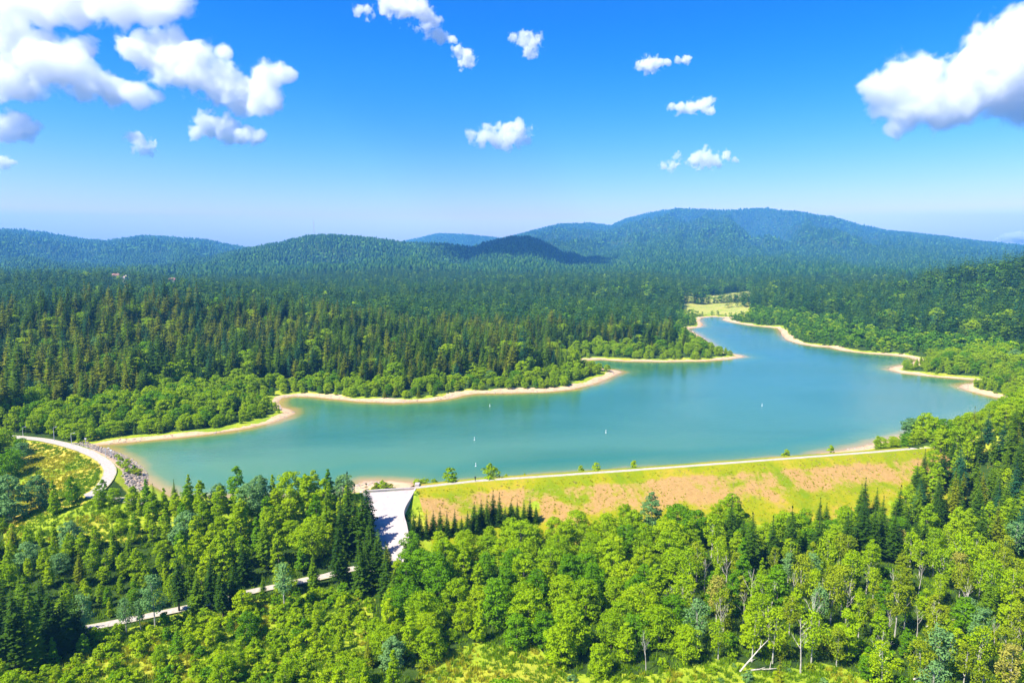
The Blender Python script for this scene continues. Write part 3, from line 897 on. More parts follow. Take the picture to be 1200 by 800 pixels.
for i in range(6):       # spruce
    h = 22.0; w = (7.4, 8.4, 6.6, 7.8, 9.0, 7.0)[i]
    V, F = crown_conifer(h, w, h * (0.08, 0.14, 0.06, 0.12, 0.1, 0.2)[i], 26 + i % 3 * 2, 9, 300 + i, 0.0 if i < 4 else 0.4, 5, 0.30, 0.03)
    proto('spruce_tree', trunk_mb(h, 0.30, 40 + i, 0, 0.15, 0.97).mesh('trunk', M['bark']), V, F, h, w, first_needle)
for i in range(5):       # fir with a rounder, gappy top
    h = 24.0; w = (7.2, 8.0, 6.4, 7.6, 8.6)[i]
    V, F = crown_conifer(h, w, h * (0.22, 0.3, 0.18, 0.26, 0.34)[i], 24, 8, 350 + i, 1.0, 5, 0.16, 0.12)
    proto('fir_tree', trunk_mb(h, 0.34, 60 + i, 0, 0.2, 0.97).mesh('trunk', M['bark_grey']), V, F, h, w, first_needle)
for i in range(5):       # birch: airy crown, pale stem showing
    h = 15.0; w = (5.5, 6.5, 5.0, 7.0, 6.0)[i]
    V, F = crown_broad(h, w, h * (0.36, 0.3, 0.42, 0.34, 0.38)[i], 46, 22, 0.30, 400 + i, 'oval', 1.25, 1.6)
    proto('birch_tree', trunk_mb(h, 0.20, 80 + i, 8, 0.5, 0.96, 6, 0.3, 0.34, 1.4, 1).mesh('trunk', M['bark_pale']), V, F, h, w, first_leaf)
for i in range(5):       # shrub
    h = 3.2; w = (4.2, 3.6, 5.0, 3.2, 4.4)[i]
    V, F = crown_broad(h, w, 0.1, 26, 30, 0.22, 500 + i, 'dome')
    tm = MB()
    for k in range(4):
        a = k * 1.6 + i; tm.tube([(0, 0, -0.2), (math.cos(a) * 0.5, math.sin(a) * 0.5, 1.3), (math.cos(a) * 0.9, math.sin(a) * 0.9, 2.2)], [0.07, 0.05, 0.02], 4)
    proto('shrub', tm.mesh('stem', M['bark']), V, F, h, w, first_leaf)
PROTO['dead_tree'] = []
for i in range(5):
    h = 15.0
    tm = trunk_mb(h, 0.20, 120 + i, 10, 1.0, 0.98, 6, 0.38, 0.40, 1.5, 3)
    PROTO['dead_tree'].append((tm.mesh('trunk', M['dead_wood']), None, h, 5.0))

# ------------------------------------------------------------------ where the trees stand
KN = ['broadleaf_tree', 'slender_tree', 'spruce_tree', 'fir_tree', 'birch_tree', 'shrub', 'dead_tree']
KID = {k: i for i, k in enumerate(KN)}
T_LEAF = list(LEAF_TINTS); T_NEED = list(SPRUCE_TINTS)
trees = []        # (x, y, z, kind, height, tint, zone)
cell = {}
def free(x, y, r):
    ci, cj = int(x // 4), int(y // 4); R_ = int(r // 4) + 1
    for i in range(ci - R_, ci + R_ + 1):
        for j in range(cj - R_, cj + R_ + 1):
            for (a, b, c) in cell.get((i, j), ()):
                if (a - x) ** 2 + (b - y) ** 2 < ((r + c) * 0.5) ** 2: return False
    return True
def put(x, y, z, kind, h, tint, zone, r):
    cell.setdefault((int(x // 4), int(y // 4)), []).append((x, y, r))
    trees.append((x, y, z, kind, h, tint, zone))

def place_px(u, vb, kind, h, tint, zone, r=3.0):
    x, y, z = G(u, vb); put(x, y, z, kind, h, tint, zone, r)

Z_PLACE = {}
# --- single trees that the photograph shows clearly (base pixel on the ground)
for u, v, h, k, tint in [(12, 612, 15, 'broadleaf_tree', 'grey-green'), (46, 596, 11, 'broadleaf_tree', 'grey-green'), (64, 603, 11, 'slender_tree', 'bright green'), (85, 590, 9, 'slender_tree', 'deep green'),
                         (14, 560, 11, 'broadleaf_tree', 'deep green'), (28, 545, 9, 'broadleaf_tree', 'grey-green'), (2, 548, 14, 'spruce_tree', 'dark green'), (26, 533, 7, 'broadleaf_tree', 'deep green'),
                         (6, 530, 10, 'broadleaf_tree', 'bright green')]:
    place_px(u, v, k, h, tint, 'field', 3.0)
for u, v, h, tint in [(527, 566.5, 5.0, 'bright green'), (575, 562.5, 5.2, 'yellow-green'), (683, 554, 2.3, 'yellow-green'), (701, 553.5, 3.2, 'yellow-green'), (746, 550, 3.0, 'yellow-green'),
                      (927, 536.5, 3.0, 'yellow-green'), (980, 532.5, 3.4, 'bright green'), (594, 561, 1.3, 'yellow-green'), (616, 559.5, 1.1, 'yellow-green')]:
    x, y = P(u, v, CREST); put(x - 0.3, y + 3.9, CREST - 0.6, 'shrub', h, tint, 'crest', 1.5)
for u, v, h, tint in [(438, 576, 2.6, 'olive'), (446, 576, 3.2, 'bright green'), (455, 574.5, 2.4, 'olive'), (489, 566, 2.6, 'yellow-green'), (498, 565.5, 2.8, 'bright green'), (509, 564.5, 2.2, 'yellow-green')]:
    x, y = P(u, v, 1.5); y = max(y, SP_R[0][1] + 4); z = max(tz(x, y), 0.6)
    put(x, y, z, 'shrub', h, tint, 'sill', 1.0)
for u, v, h, tint in [(1066, 520, 10, 'grey-green'), (1074, 517, 9, 'grey-green'), (1084, 520, 12, 'bright green'), (1094, 521, 10, 'bright green'), (1103, 521, 9, 'deep green'), (1089, 515, 9, 'grey-green')]:
    place_px(u, v - 4, 'broadleaf_tree', h, tint, 'clump', 1.5)
for u, v, h in [(141, 540, 2.0), (149, 545, 2.6), (157, 551, 2.2), (137, 536, 1.6), (146, 549, 2.4), (139, 545, 1.8), (160, 556, 2.6), (151, 554, 2.0)]:
    place_px(u, v, 'shrub', h, ('yellow-green', 'olive', 'bright green')[int(v) % 3], 'stones', 1.0)
for i in range(15):
    u = 1046 + i * 4.2; place_px(u, 522.5 - i * 0.5 + (i % 3) * 1.2 - 4, 'shrub', 1.6 + (i % 4) * 0.35, ('bright green', 'yellow-green')[i % 2], 'bank', 1.0)
for i, (u, h) in enumerate([(485, 8), (492, 9.5), (500, 10), (508, 9), (516, 10.5), (524, 9.5), (533, 9), (541, 7), (548, 9.5), (556, 11), (564, 10), (571, 12), (578, 12.5), (585, 12.5), (592, 8), (599, 9), (606, 9.5), (614, 10), (621, 9.5), (628, 7)]):
    place_px(u, 634 - 0.06 * (u - 485) + (i % 3) * 2 - (14 if u > 560 else 6), 'spruce_tree', h * 0.88, 'dark green', 'toe', 2.0)
for u, v, h in [(868, 632, 13), (905, 640, 15), (925, 636, 17), (957, 640, 18), (881, 644, 17), (992, 636, 15), (1008, 630, 18), (1022, 634, 17), (1033, 630, 15), (1045, 636, 16), (1060, 625, 14), (1070, 640, 15), (1083, 636, 13)]:
    place_px(u, v + 22, 'spruce_tree', h, 'dark green', 'darkgroup', 3.0)
for u, v, h in [(454, 702, 16), (418, 640, 19), (428, 648, 18), (436, 664, 17), (410, 625, 19), (402, 652, 19), (444, 690, 15), (398, 690, 18), (424, 696, 17), (432, 622, 15), (385, 640, 18), (445, 676, 14)]:
    place_px(u, v, 'spruce_tree', h, ('dark green', 'mid green')[int(u) % 2], 'spill', 2.6)
for u, v, h in [(20, 790, 20), (-8, 776, 21), (42, 783, 19), (60, 772, 17), (33, 765, 19), (76, 768, 15), (5, 760, 19), (-30, 800, 22), (92, 758, 14), (248, 716, 15), (262, 724, 13), (232, 717, 12), (210, 716, 16), (275, 716, 14), (-20, 745, 20), (48, 750, 16)]:
    place_px(u, v, 'spruce_tree', h, ('dark green', 'mid green')[int(v) % 2], 'corner', 2.6)
for u, v, h in [(101, 757, 13), (182, 738, 14), (334, 716, 13), (148, 742, 9), (165, 738, 8)]:
    place_px(u, v, 'birch_tree', h, 'grey-green', 'track', 1.8)
# pale dead and half-dead trees of the lower right
for u, v, h in [(938, 782, 15), (991, 728, 15), (881, 712, 14), (903, 718, 12), (949, 742, 14), (1107, 678, 12), (1150, 690, 11), (825, 690, 12), (850, 684, 12), (1048, 712, 14), (1042, 748, 10), (1074, 742, 10), (757, 780, 11), (1029, 785, 12),
                (1095, 742, 11), (1165, 752, 9), (1183, 772, 12), (870, 730, 12), (812, 726, 11), (928, 700, 11), (965, 716, 12), (1015, 690, 10), (1076, 690, 11), (845, 745, 13), (900, 752, 12), (785, 720, 11), (1130, 720, 11), (978, 690, 12)]:
    place_px(u, v + 6, 'dead_tree', h * 0.85, 'pale', 'dead', 1.2)
for u, v, h in [(36, 472, 17), (12, 468, 16), (80, 458, 15), (113, 449, 14), (4, 452, 18), (55, 448, 15), (318, 442, 13), (525, 425, 12), (1058, 345, 16)]:
    x, y, z = G(u, v); put(x, y, z, 'dead_tree', h, 'pale', 'farwood', 2.0)

SP_POLY = SP_L + SP_R[::-1]
def road_d(x, y): return float(segdist(np.array([x]), np.array([y]), ROAD_LOW)[0])

WOOD_L = [(-120, 640), (-40, 616), (20, 614), (60, 606), (100, 597), (140, 575), (200, 560), (470, 560), (470, 700), (380, 700), (100, 760), (-120, 800)]
# candidate points of the near ground, densest first
cand = []
step = 2.2
ys = np.arange(118, 330, step)
for y in ys:
    xm = y * 0.86 + 15
    xs = np.arange(-xm, xm, step)
    for x in xs: cand.append((x + random.uniform(-1.3, 1.3), y + random.uniform(-1.3, 1.3)))
random.shuffle(cand)
cx = np.array([c[0] for c in cand]); cyy = np.array([c[1] for c in cand])
cz, cs, cin, cda = terrain(cx, cyy, True)
cu, cv, _ = proj(cx, cyy, cz)
nA = fbm(cx, cyy, 28, 3, 90); nB = fbm(cx, cyy, 14, 2, 95)
rd = segdist(cx, cyy, ROAD_LOW); rl = segdist(cx, cyy, left_axis)
ins = inpoly(cx, cyy, SP_POLY); dsp = segdist(cx, cyy, SP_POLY, True)
f_field = inpoly(cu, cv, FIELD_L); f_bl = inpoly(cu, cv, MEADOW_BL); f_bc = inpoly(cu, cv, MEADOW_BC)
MAXD = np.array([AX_DAM[0][0], AX_DAM[-1][0]])
for i in range(len(cand)):
    x, y, z, s, u, v = cx[i], cyy[i], cz[i], cs[i], cu[i], cv[i]
    if ins[i] or dsp[i] < 1.8: continue
    rr = random.random()
    if cin[i]:
        if rd[i] < 3.6 or rl[i] < 4.5: continue
        if f_field[i] or (8 < u < 165 and v < 634 and cda[i] > 6 and not (u > 128 and nA[i] > 0)):
            continue
        on_dam = MAXD[0] - 5 < x < MAXD[1] + 2
        if on_dam:
            lim = 27 if u < 640 else (25 if u < 860 else (36 if u < 1010 else 30))
            lim = lim * min(1, max(0.0, (1112 - u) / 60)) if u > 1052 else lim
            if cda[i] < lim: 
                continue
        elif cda[i] < 3.5 and x > 0: continue
        if f_bl[i]:
            if rr < 0.92 and free(x, y, 1.9 + 0.8 * nB[i]):
                g = random.random()
                hh = random.uniform(1.6, 3.6) if g > 0.22 else random.uniform(3.6, 7)
                if nA[i] > 0.42 and g < 0.6: continue
                tint = random.choice(['bright green', 'yellow-green', 'bright green', 'deep green', 'yellow-green'])
                if hh < 3.6: put(x, y, z, 'shrub', hh, tint, 'scrub', 2.0)
                elif free(x, y, 4): put(x, y, z, random.choice(['slender_tree', 'broadleaf_tree']), hh, tint, 'scrub', 3.0)
            continue
        if f_bc[i]:
            if v > 792 and u > 640 and rr > 0.1: continue
            if rr < 0.30 and free(x, y, 2.2) and (u < 520 or u > 640 or rr < 0.06):
                put(x, y, z, 'shrub', random.uniform(0.8, 2.4), random.choice(['yellow-green', 'bright green', 'olive', 'grey-green']), 'glade', 2.0)
            continue
        if u < 472 or (x < MAXD[0] and v < 700):           # the wood left of the spillway
            # spruces mixed into bright slender trees
            hgt = random.uniform(9.5, 14.5) * (0.75 if v > 690 else 1) * (float(np.interp(u, [120, 200, 280, 400], [0.5, 0.72, 0.92, 0.98])) if v < 640 else (0.7 if u < 200 else 1))
            p_sp = 0.04 + 0.35 * max(0, nA[i]) + (0.16 if v > 665 else 0) + (0.35 if (u > 370 and v > 610) else 0)
            if u < 60 and v > 690: p_sp = 0.85
            if rr < p_sp:
                if free(x, y, 4.6): put(x, y, z, 'spruce_tree', hgt * 1.0, random.choice(['mid green', 'dark green', 'mid green', 'olive green']), 'woodleft', 4.4)
            elif rr < p_sp + 0.30:
                if free(x, y, 5.0): put(x, y, z, 'broadleaf_tree', hgt * 0.78, random.choice(['bright green', 'yellow-green', 'bright green', 'yellow-green', 'grey-green']), 'woodleft', 5.0)
            else:
                if free(x, y, 3.0): put(x, y, z, 'slender_tree', hgt * 0.92, random.choice(['yellow-green', 'bright green', 'yellow-green', 'bright green', 'yellow-green', 'deep green']), 'woodleft', 3.8)
        elif u > 1085 - (v - 560) * 0.18 and v < 655 and (v < 640 or u > 1100):       # right hillside
            if v < 505 or (v < 545 and u < 1130 + nA[i] * 40 and rr < 0.7):
                if free(x, y, 5.4): put(x, y, z, random.choice(['broadleaf_tree', 'slender_tree']), random.uniform(8, 13), random.choice(['bright green', 'yellow-green', 'bright green', 'deep green']), 'hill', 5.2)
            elif rr < 0.62 + nA[i]:
                if free(x, y, 4.8): put(x, y, z, 'spruce_tree', random.uniform(12, 18), random.choice(['dark green', 'mid green', 'mid green', 'blue-green', 'mid green', 'olive green']), 'hill', 4.6)
            else:
                if free(x, y, 5.0): put(x, y, z, 'slender_tree', random.uniform(9, 14), random.choice(['bright green', 'yellow-green', 'bright green']), 'hill', 4.6)
        elif u > 790 + nA[i] * 60 and v > 655 + (nB[i]) * 14:           # birch wood
            if rr < 0.50:
                if free(x, y, 4.2): put(x, y, z, 'birch_tree', random.uniform(9, 14), random.choice(['olive', 'yellow-green', 'olive', 'bright green', 'yellow-green', 'bright green', 'tawny', 'grey-green', 'olive']), 'birches', 4.0)
            elif rr < 0.74:
                if free(x, y, 4.8): put(x, y, z, 'slender_tree', random.uniform(6, 12), random.choice(['yellow-green', 'olive', 'bright green', 'deep green']), 'birches', 4.6)
            elif rr < 0.84:
                if free(x, y, 5.4): put(x, y, z, 'spruce_tree', random.uniform(10, 16), random.choice(['olive green', 'mid green', 'olive green']), 'birches', 5.0)
            else:
                if free(x, y, 2.6): put(x, y, z, 'shrub', random.uniform(2, 3.6), random.choice(['bright green', 'yellow-green', 'deep green', 'olive']), 'birches', 2.4)
        else:                                                # the broadleaf wood below the dam
            if u > 840 and v < 640 and rr < 0.35:
                if free(x, y, 4.6): put(x, y, z, 'spruce_tree', random.uniform(10, 15), random.choice(['dark green', 'mid green']), 'woodmid', 4.4)
                continue
            if rr < 0.90:
                hgt = random.uniform(6.8, 11.5) * (0.82 if v < 628 else 1.0)
                if free(x, y, 5.0 + random.uniform(0, 1.5)): put(x, y, z, 'broadleaf_tree', hgt, random.choice(['bright green', 'bright green', 'deep green', 'bright green', 'yellow-green', 'deep green']), 'woodmid', 5.2)
            elif rr < 0.95:
                if free(x, y, 4.6): put(x, y, z, 'slender_tree', random.uniform(9, 13), random.choice(['bright green', 'grey-green']), 'woodmid', 4.4)
            elif free(x, y, 2.5): put(x, y, z, 'shrub', random.uniform(2, 3.5), 'bright green', 'woodmid', 2.4)

# --- beyond the near ground: vectorised jittered grids in rings
far = []   # arrays x,y,z,kind,h
def ring(d0, d1, sp, seed):
    r = np.random.default_rng(seed)
    n = int(2 * d1 / sp)
    gx, gy = np.meshgrid(np.arange(-d1 * 0.72, d1 * 0.72, sp), np.arange(d0 * 0.72, d1, sp))
    gx = gx.ravel(); gy = gy.ravel()
    gx = gx + r.uniform(-.48, .48, len(gx)) * sp; gy = gy + r.uniform(-.48, .48, len(gy)) * sp
    d = np.hypot(gx, gy); az = np.arctan2(gx, gy)
    k = (d >= d0) & (d < d1) & (np.abs(az) < R(41)); return gx[k], gy[k]
FX, FY, FZ, FK, FH, FT, FD = [], [], [], [], [], [], []
for (d0, d1, sp, seed) in ((225, 420, 4.8, 1), (420, 700, 6.0, 5), (700, 1250, 7.2, 2), (1250, 2400, 9.0, 3), (2400, 4300, 13.0, 4), (4300, 10500, 25.0, 6)):
    x, y = ring(d0, d1, sp, seed)
    z, s, ins_, da_ = terrain(x, y, True)
    keep = (s > 7.5) & ~((ins_) & (y < 330 + 0 * x) & (np.hypot(x, y) < 330)) & ~((da_ < 17) & (x > -170) & (x < 140)) & ~((da_ < 9) & (x < 160))
    if d0 == 225: keep &= (np.hypot(x, y) > 225)
    d = np.hypot(x, y); az = np.arctan2(x, y)
    # visibility from the ridge profile
    ia = np.clip(((az - azs[0]) / (azs[1] - azs[0])).round().astype(int), 0, NA - 1)
    idd = np.clip((np.log(d / ds[0]) / np.log(ds[1] / ds[0])).astype(int) - 1, 0, ND - 1)
    keep &= ((z + 26 - CAM_H) / d) > (CUM[idd, ia] - 0.0015)
    x, y, z, s, d, az = (q[keep] for q in (x, y, z, s, d, az))
    u, v, _ = proj(x, y, z)
    m = np.ones(len(x), bool)
    m &= ~(far_mead(az, d, s) & (fbm(x, y, 55, 2, 170) < 0.20))
    m &= ~((segdist(x, y, left_axis) < 6))
    for (c, ru, rv) in CLEAR:
        m &= ~((((u - c[0]) / ru) ** 2 + ((v - c[1] - 2) / rv) ** 2) < 1)
    if d0 < 800:      # already occupied near ground
        nearm = (d < 335)
        ok = np.ones(len(x), bool)
        for q in np.nonzero(nearm)[0]:
            ok[q] = free(float(x[q]), float(y[q]), 4.0)
        m &= ok
    x, y, z, s, d, az, u, v = (q[m] for q in (x, y, z, s, d, az, u, v))
    r = np.random.default_rng(50 + seed)
    n = fbm(x, y, 60, 3, 120); n2 = fbm(x, y, 220, 3, 130)
    q = r.uniform(size=len(x))
    fringe = s + 14 * n          # broadleaf fringe near the water
    fr_w = np.where(x > 60, 66, 24)
    fr_w = np.where((x > 120) & (d < 520), 170, fr_w)
    fr_w = np.where((u < 330) & (d < 420), 62, fr_w)
    fr_w = np.where((u > 690) & (u < 870), 32, fr_w)
    kind = np.full(len(x), KID['fir_tree']); kind[q < 0.36] = KID['spruce_tree']
    kind[(q > np.where(d > 2300, 0.82, 0.89) - 0.3 * np.clip(n2, 0, 1))] = KID['broadleaf_tree']
    isf = fringe < fr_w
    kind[isf] = np.where(q[isf] < 0.55, KID['broadleaf_tree'], np.where(q[isf] < 0.93, KID['slender_tree'], KID['spruce_tree']))
    h = 14 + 15 * r.uniform(size=len(x)) ** 1.4; h *= 1.0 + 0.35 * n2
    h = np.where(d > 2300, h * 0.75, h); h = np.where(d > 4300, h * 1.5, h)
    hf = np.clip(3.8 + s * 0.18, 3.5, 10.5) * r.uniform(0.7, 1.15, len(x))
    h = np.where(isf, hf, h)
    h = np.where(~isf & (kind == KID['broadleaf_tree']), h * 0.62, h)
    h = np.where((kind == KID['spruce_tree']) & isf, hf * 1.2, h)
    h = np.where(~isf & (s < fr_w + 25) & (d < 1200), h * 0.8, h)
    if d0 < 2400: pass
    tint = np.zeros(len(x), int)
    w = r.uniform(size=len(x)) + 0.5 * n
    con = (kind == KID['spruce_tree']) | (kind == KID['fir_tree'])
    tint[con] = np.select([w[con] < 0.20, w[con] < 0.26, w[con] < 0.66], [0, 2, 1], 3)
    tint[~con] = np.select([w[~con] < 0.42, w[~con] < 0.58, w[~con] < 1.0], [0, 1, 2], 3)
    # thinning so crowns keep room
    FX.append(x); FY.append(y); FZ.append(z); FK.append(kind); FH.append(h); FT.append(tint); FD.append(d)
FX, FY, FZ, FK, FH, FT, FD = (np.concatenate(q) for q in (FX, FY, FZ, FK, FH, FT, FD))
print('near trees', len(trees), 'far trees', len(FX), [int((FK == i).sum()) for i in range(7)])

# ------------------------------------------------------------------ pick the ones that show largest as objects
allx = np.concatenate([[q[0] for q in trees], FX]); ally = np.concatenate([[q[1] for q in trees], FY]); allz = np.concatenate([[q[2] for q in trees], FZ])
allk = np.concatenate([[KID[q[3]] for q in trees], FK]); allh = np.concatenate([[q[4] for q in trees], FH])
tint_names = [q[5] for q in trees]
au, av, adep = proj(allx, ally, allz)
_, atop, _ = proj(allx, ally, allz + allh)
size = allh * FPX / adep
inview = (au > -8) & (au < 1208) & (atop < 800) & (av > 0)
# hidden: a rough front-to-back cover map of the photograph (4 px cells)
order = np.argsort(adep)
cover = np.zeros((210, 320), np.uint8)
vis = np.zeros(len(allx))
wd_of = {0: 0.62, 1: 0.34, 2: 0.32, 3: 0.3, 4: 0.36, 5: 1.2, 6: 0.25}
for i in order:
    if not inview[i] or adep[i] > 800: continue
    hw = wd_of[int(allk[i])] * size[i] * 0.40
    c0, c1 = int((au[i] - hw + 40) / 4), int((au[i] + hw + 40) / 4) + 1
    r0, r1 = int((atop[i] + size[i] * 0.05) / 4), int(av[i] / 4) + 1
    c0 = max(c0, 0); r0 = max(r0, 0); c1 = min(c1, 319); r1 = min(r1, 200)
    if c1 <= c0 or r1 <= r0: continue
    blk = cover[r0:r1, c0:c1]
    vis[i] = (blk == 0).sum() * 16
    if allk[i] != 6:
        cover[r0 + (r1 - r0) // 4:r1, c0:c1] = 1
as_object = np.zeros(len(allx), bool)
for k, name in enumerate(KN):
    c = np.nonzero((allk == k) & inview & (vis > 24))[0]
    c = c[np.argsort(-size[c])][:290 if name != 'dead_tree' else 60]
    as_object[c] = True
    print(name, 'objects', len(c))

NEED_T = T_NEED; LEAF_T = T_LEAF
def tint_of(i):
    if i < len(trees): return tint_names[i]
    k = int(allk[i])
    return NEED_T[int(FT[i - len(trees)])] if k in (2, 3) else LEAF_T[int(FT[i - len(trees)])]
ADJ = {'broadleaf_tree': 'leafy tree', 'slender_tree': 'slender upright tree', 'spruce_tree': 'spruce', 'fir_tree': 'fir', 'birch_tree': 'pale birch', 'shrub': 'shrub', 'dead_tree': 'bare bleached dead tree'}
CAT = {'broadleaf_tree': 'tree', 'slender_tree': 'tree', 'spruce_tree': 'conifer', 'fir_tree': 'conifer', 'birch_tree': 'birch', 'shrub': 'shrub', 'dead_tree': 'dead tree'}
def place_phrase(i):
    u, v, y = au[i], av[i], adep[i]
    x_, y_ = allx[i], ally[i]
    zn = trees[i][6] if i < len(trees) else None
    if zn == 'crest': return "on the dam's crest", 'shrubs dotted along the dam crest'
    if zn == 'sill': return 'by the spillway sill', 'shrubs at the head of the spillway'
    if zn == 'stones': return 'among the stones beside the curved road', 'shrubs among the stones by the curved road'
    if zn == 'toe': return "at the dam's foot", 'small spruces in a row at the foot of the dam'
    if zn == 'clump': return "at the dam's right end", 'trees clumped at the right end of the dam'
    if zn == 'bank': return "on the bank beyond the dam", 'low shrubs on the bank behind the dam end'
    if zn == 'field': return 'beside the sloping field', 'trees round the left field'
    if v > 500 and y_ < 340:
        if u < 180 and v < 640: return 'near the curved road', 'trees near the curved road'
        if u < 472:
            a = 'below the track' if float(segdist(np.array([x_]), np.array([y_]), ROAD_LOW)[0]) < 400 and av[i] > np.interp(u, [-60, 100, 240, 380, 460], [766, 735, 707, 676, 672]) else ('far left of the spillway' if u < 200 else ('left of the spillway' if u < 340 else 'beside the spillway'))
            return a, 'trees ' + a
        if u < 620: a = 'just right of the spillway'
        elif u < 790: a = "below the dam's middle"
        elif u < 960: a = "below the dam's right half"
        elif u < 1085: a = "below the dam's right end"
        else: a = 'on the right hillside'
        return a, 'trees ' + a
    if u < 130: a = 'behind the curved road'
    elif u < 340: a = 'on the left lakeside point'
    elif u < 480: a = 'in the wood over the left cove'
    elif u < 600: a = 'on the left headland'
    elif u < 735: a = "near the headland's sandy tip"
    elif u < 880: a = 'on the second headland'
    elif u < 1060: a = 'on the far right shore'
    else: a = 'above the right shore'
    return a, 'trees ' + a
ORD = ['first', 'second', 'third', 'fourth', 'fifth', 'sixth', 'seventh', 'eighth', 'ninth', 'tenth', 'eleventh', 'twelfth', 'thirteenth', 'fourteenth', 'fifteenth', 'sixteenth', 'seventeenth', 'eighteenth', 'nineteenth', 'twentieth']
ids = np.nonzero(as_object)[0]
bucket = {}
for i in ids:
    k = KN[int(allk[i])]; h = allh[i]
    if k == 'shrub': sz = 'low' if h < 1.8 else 'tall' if h > 2.9 else 'bushy'
    elif k in ('spruce_tree', 'fir_tree'): sz = 'small' if h < 11 else 'tall' if h > 16 else 'medium'
    else: sz = 'small' if h < 8 else 'tall' if h > 12.5 else 'medium'
    bucket.setdefault((k, sz, tint_of(i), place_phrase(i)), []).append(i)
LABEL = {}; GROUP = {}
for (k, sz, tint, (ph, grp)), L in bucket.items():
    L.sort(key=lambda i: -av[i])
    nrow = 1 if len(L) <= 6 else (2 if len(L) <= 14 else 3 if len(L) <= 45 else 5)
    per = -(-len(L) // nrow)
    look = f"{sz} {ADJ[k]}" if k == 'dead_tree' else f"{sz} {tint} {ADJ[k]}"
    for q in range(nrow):
        row = sorted(L[q * per:(q + 1) * per], key=lambda i: au[i])
        rn = '' if nrow == 1 else (['front', 'back'] if nrow == 2 else ['front', 'middle', 'back'] if nrow == 3 else ['front', 'second', 'middle', 'fourth', 'back'])[q] + ' row'
        for j, i in enumerate(row):
            if len(row) == 1: o = 'only one' if nrow == 1 else 'alone'
            elif j == 0: o = 'leftmost'
            elif j == len(row) - 1: o = 'rightmost'
            else: o = (ORD[j] if j < len(ORD) else str(j + 1) + 'th') + ' from left'
            if len(row) == 1 and nrow == 1: LABEL[i] = f"{look} {ph}"
            else: LABEL[i] = f"{look} {ph}, {o}" + (f", {rn}" if rn else '')
            GROUP[i] = {'tree': 'broadleaf trees ', 'conifer': 'conifers ', 'birch': 'birches ', 'shrub': 'shrubs ', 'dead tree': 'dead trees '}[CAT[k]] + ph

print([l for l in LABEL.values() if len(l.replace('-', ' ').split()) > 16][:4])
# copies of the prototypes: thing > trunk, crown
r_obj = random.Random(5)
def mesh_tinted(me, mat, cache={}):
    key = (me.name, mat.name)
    if key not in cache:
        m2 = me.copy(); m2.name = 'crown'; m2.materials.clear(); m2.materials.append(mat); cache[key] = m2
    return cache[key]
for i in ids:
    k = KN[int(allk[i])]; h = float(allh[i])
    tm, cm, ph, pw = PROTO[k][r_obj.randrange(len(PROTO[k]))]
    o = bpy.data.objects.new(k, None); o.empty_display_size = 1
    sc = h / ph
    wv = r_obj.uniform(0.9, 1.14)
    if k == 'shrub' and trees[i][6] == 'crest' if i < len(trees) else False: wv = 0.95
    if k == 'spruce_tree' and h < 13: wv *= 1.08
    o.location = (float(allx[i]), float(ally[i]), float(allz[i]) - 0.15)
    o.rotation_euler = (r_obj.uniform(-0.03, 0.03), r_obj.uniform(-0.03, 0.03), r_obj.uniform(0, 6.283))
    o.scale = (sc * wv * (1.12 if k in ('spruce_tree',) else 1.0), sc * wv * (1.12 if k in ('spruce_tree',) else 1.0), sc)
    COL.objects.link(o)
    tag(o, LABEL[i], CAT[k], GROUP[i])
    a = bpy.data.objects.new('trunk' if k != 'shrub' else 'stem', tm); COL.objects.link(a); a.parent = o
    if cm is not None:
        tn = tint_of(i); mat = SPRUCE_TINTS[tn] if k in ('spruce_tree', 'fir_tree') else LEAF_TINTS[tn]
        b = bpy.data.objects.new('crown', mesh_tinted(cm, mat)); COL.objects.link(b); b.parent = o

# ------------------------------------------------------------------ the rest of the woods: instanced stuff
def lod_conifer(h, w, lv, nb, seed, rounded=0.5):
    V, F = crown_conifer(h, w, h * 0.12, lv, nb, seed, rounded, 2, 0.28)
    return V, F
def solid_far(h, w, seed, kind):
    """small lobed crown of a few dozen faces for trees a few pixels high"""
    r = np.random.default_rng(seed)
    rings, n = (5, 6)
    V = [(0, 0, h * 1.0)]
    for i in range(1, rings):
        t = i / (rings - 1)
        rad = (w / 2) * (t ** 0.8 if kind == 'con' else math.sin(math.pi * (0.14 + 0.66 * t)) * 1.05)
        z = h * (1 - 0.94 * t)
        for k in range(n):
            a = 2 * math.pi * (k + 0.5 * (i % 2)) / n; q = rad * r.uniform(0.65, 1.3)
            V.append((q * math.cos(a), q * math.sin(a), z + r.uniform(-0.07, 0.07) * h))
    F3 = [(0, 1 + k, 1 + (k + 1) % n) for k in range(n)]
    F4 = [(1 + i * n + k, 1 + (i + 1) * n + k, 1 + (i + 1) * n + (k + 1) % n, 1 + i * n + (k + 1) % n) for i in range(rings - 2) for k in range(n)]
    return np.array(V), [np.array(F3), np.array(F4)]

def make_collection(name, items):
    c = bpy.data.collections.new(name)
    for k, (me) in enumerate(items):
        o = bpy.data.objects.new(f"{name}_{k:03d}", me); c.objects.link(o)
    return c

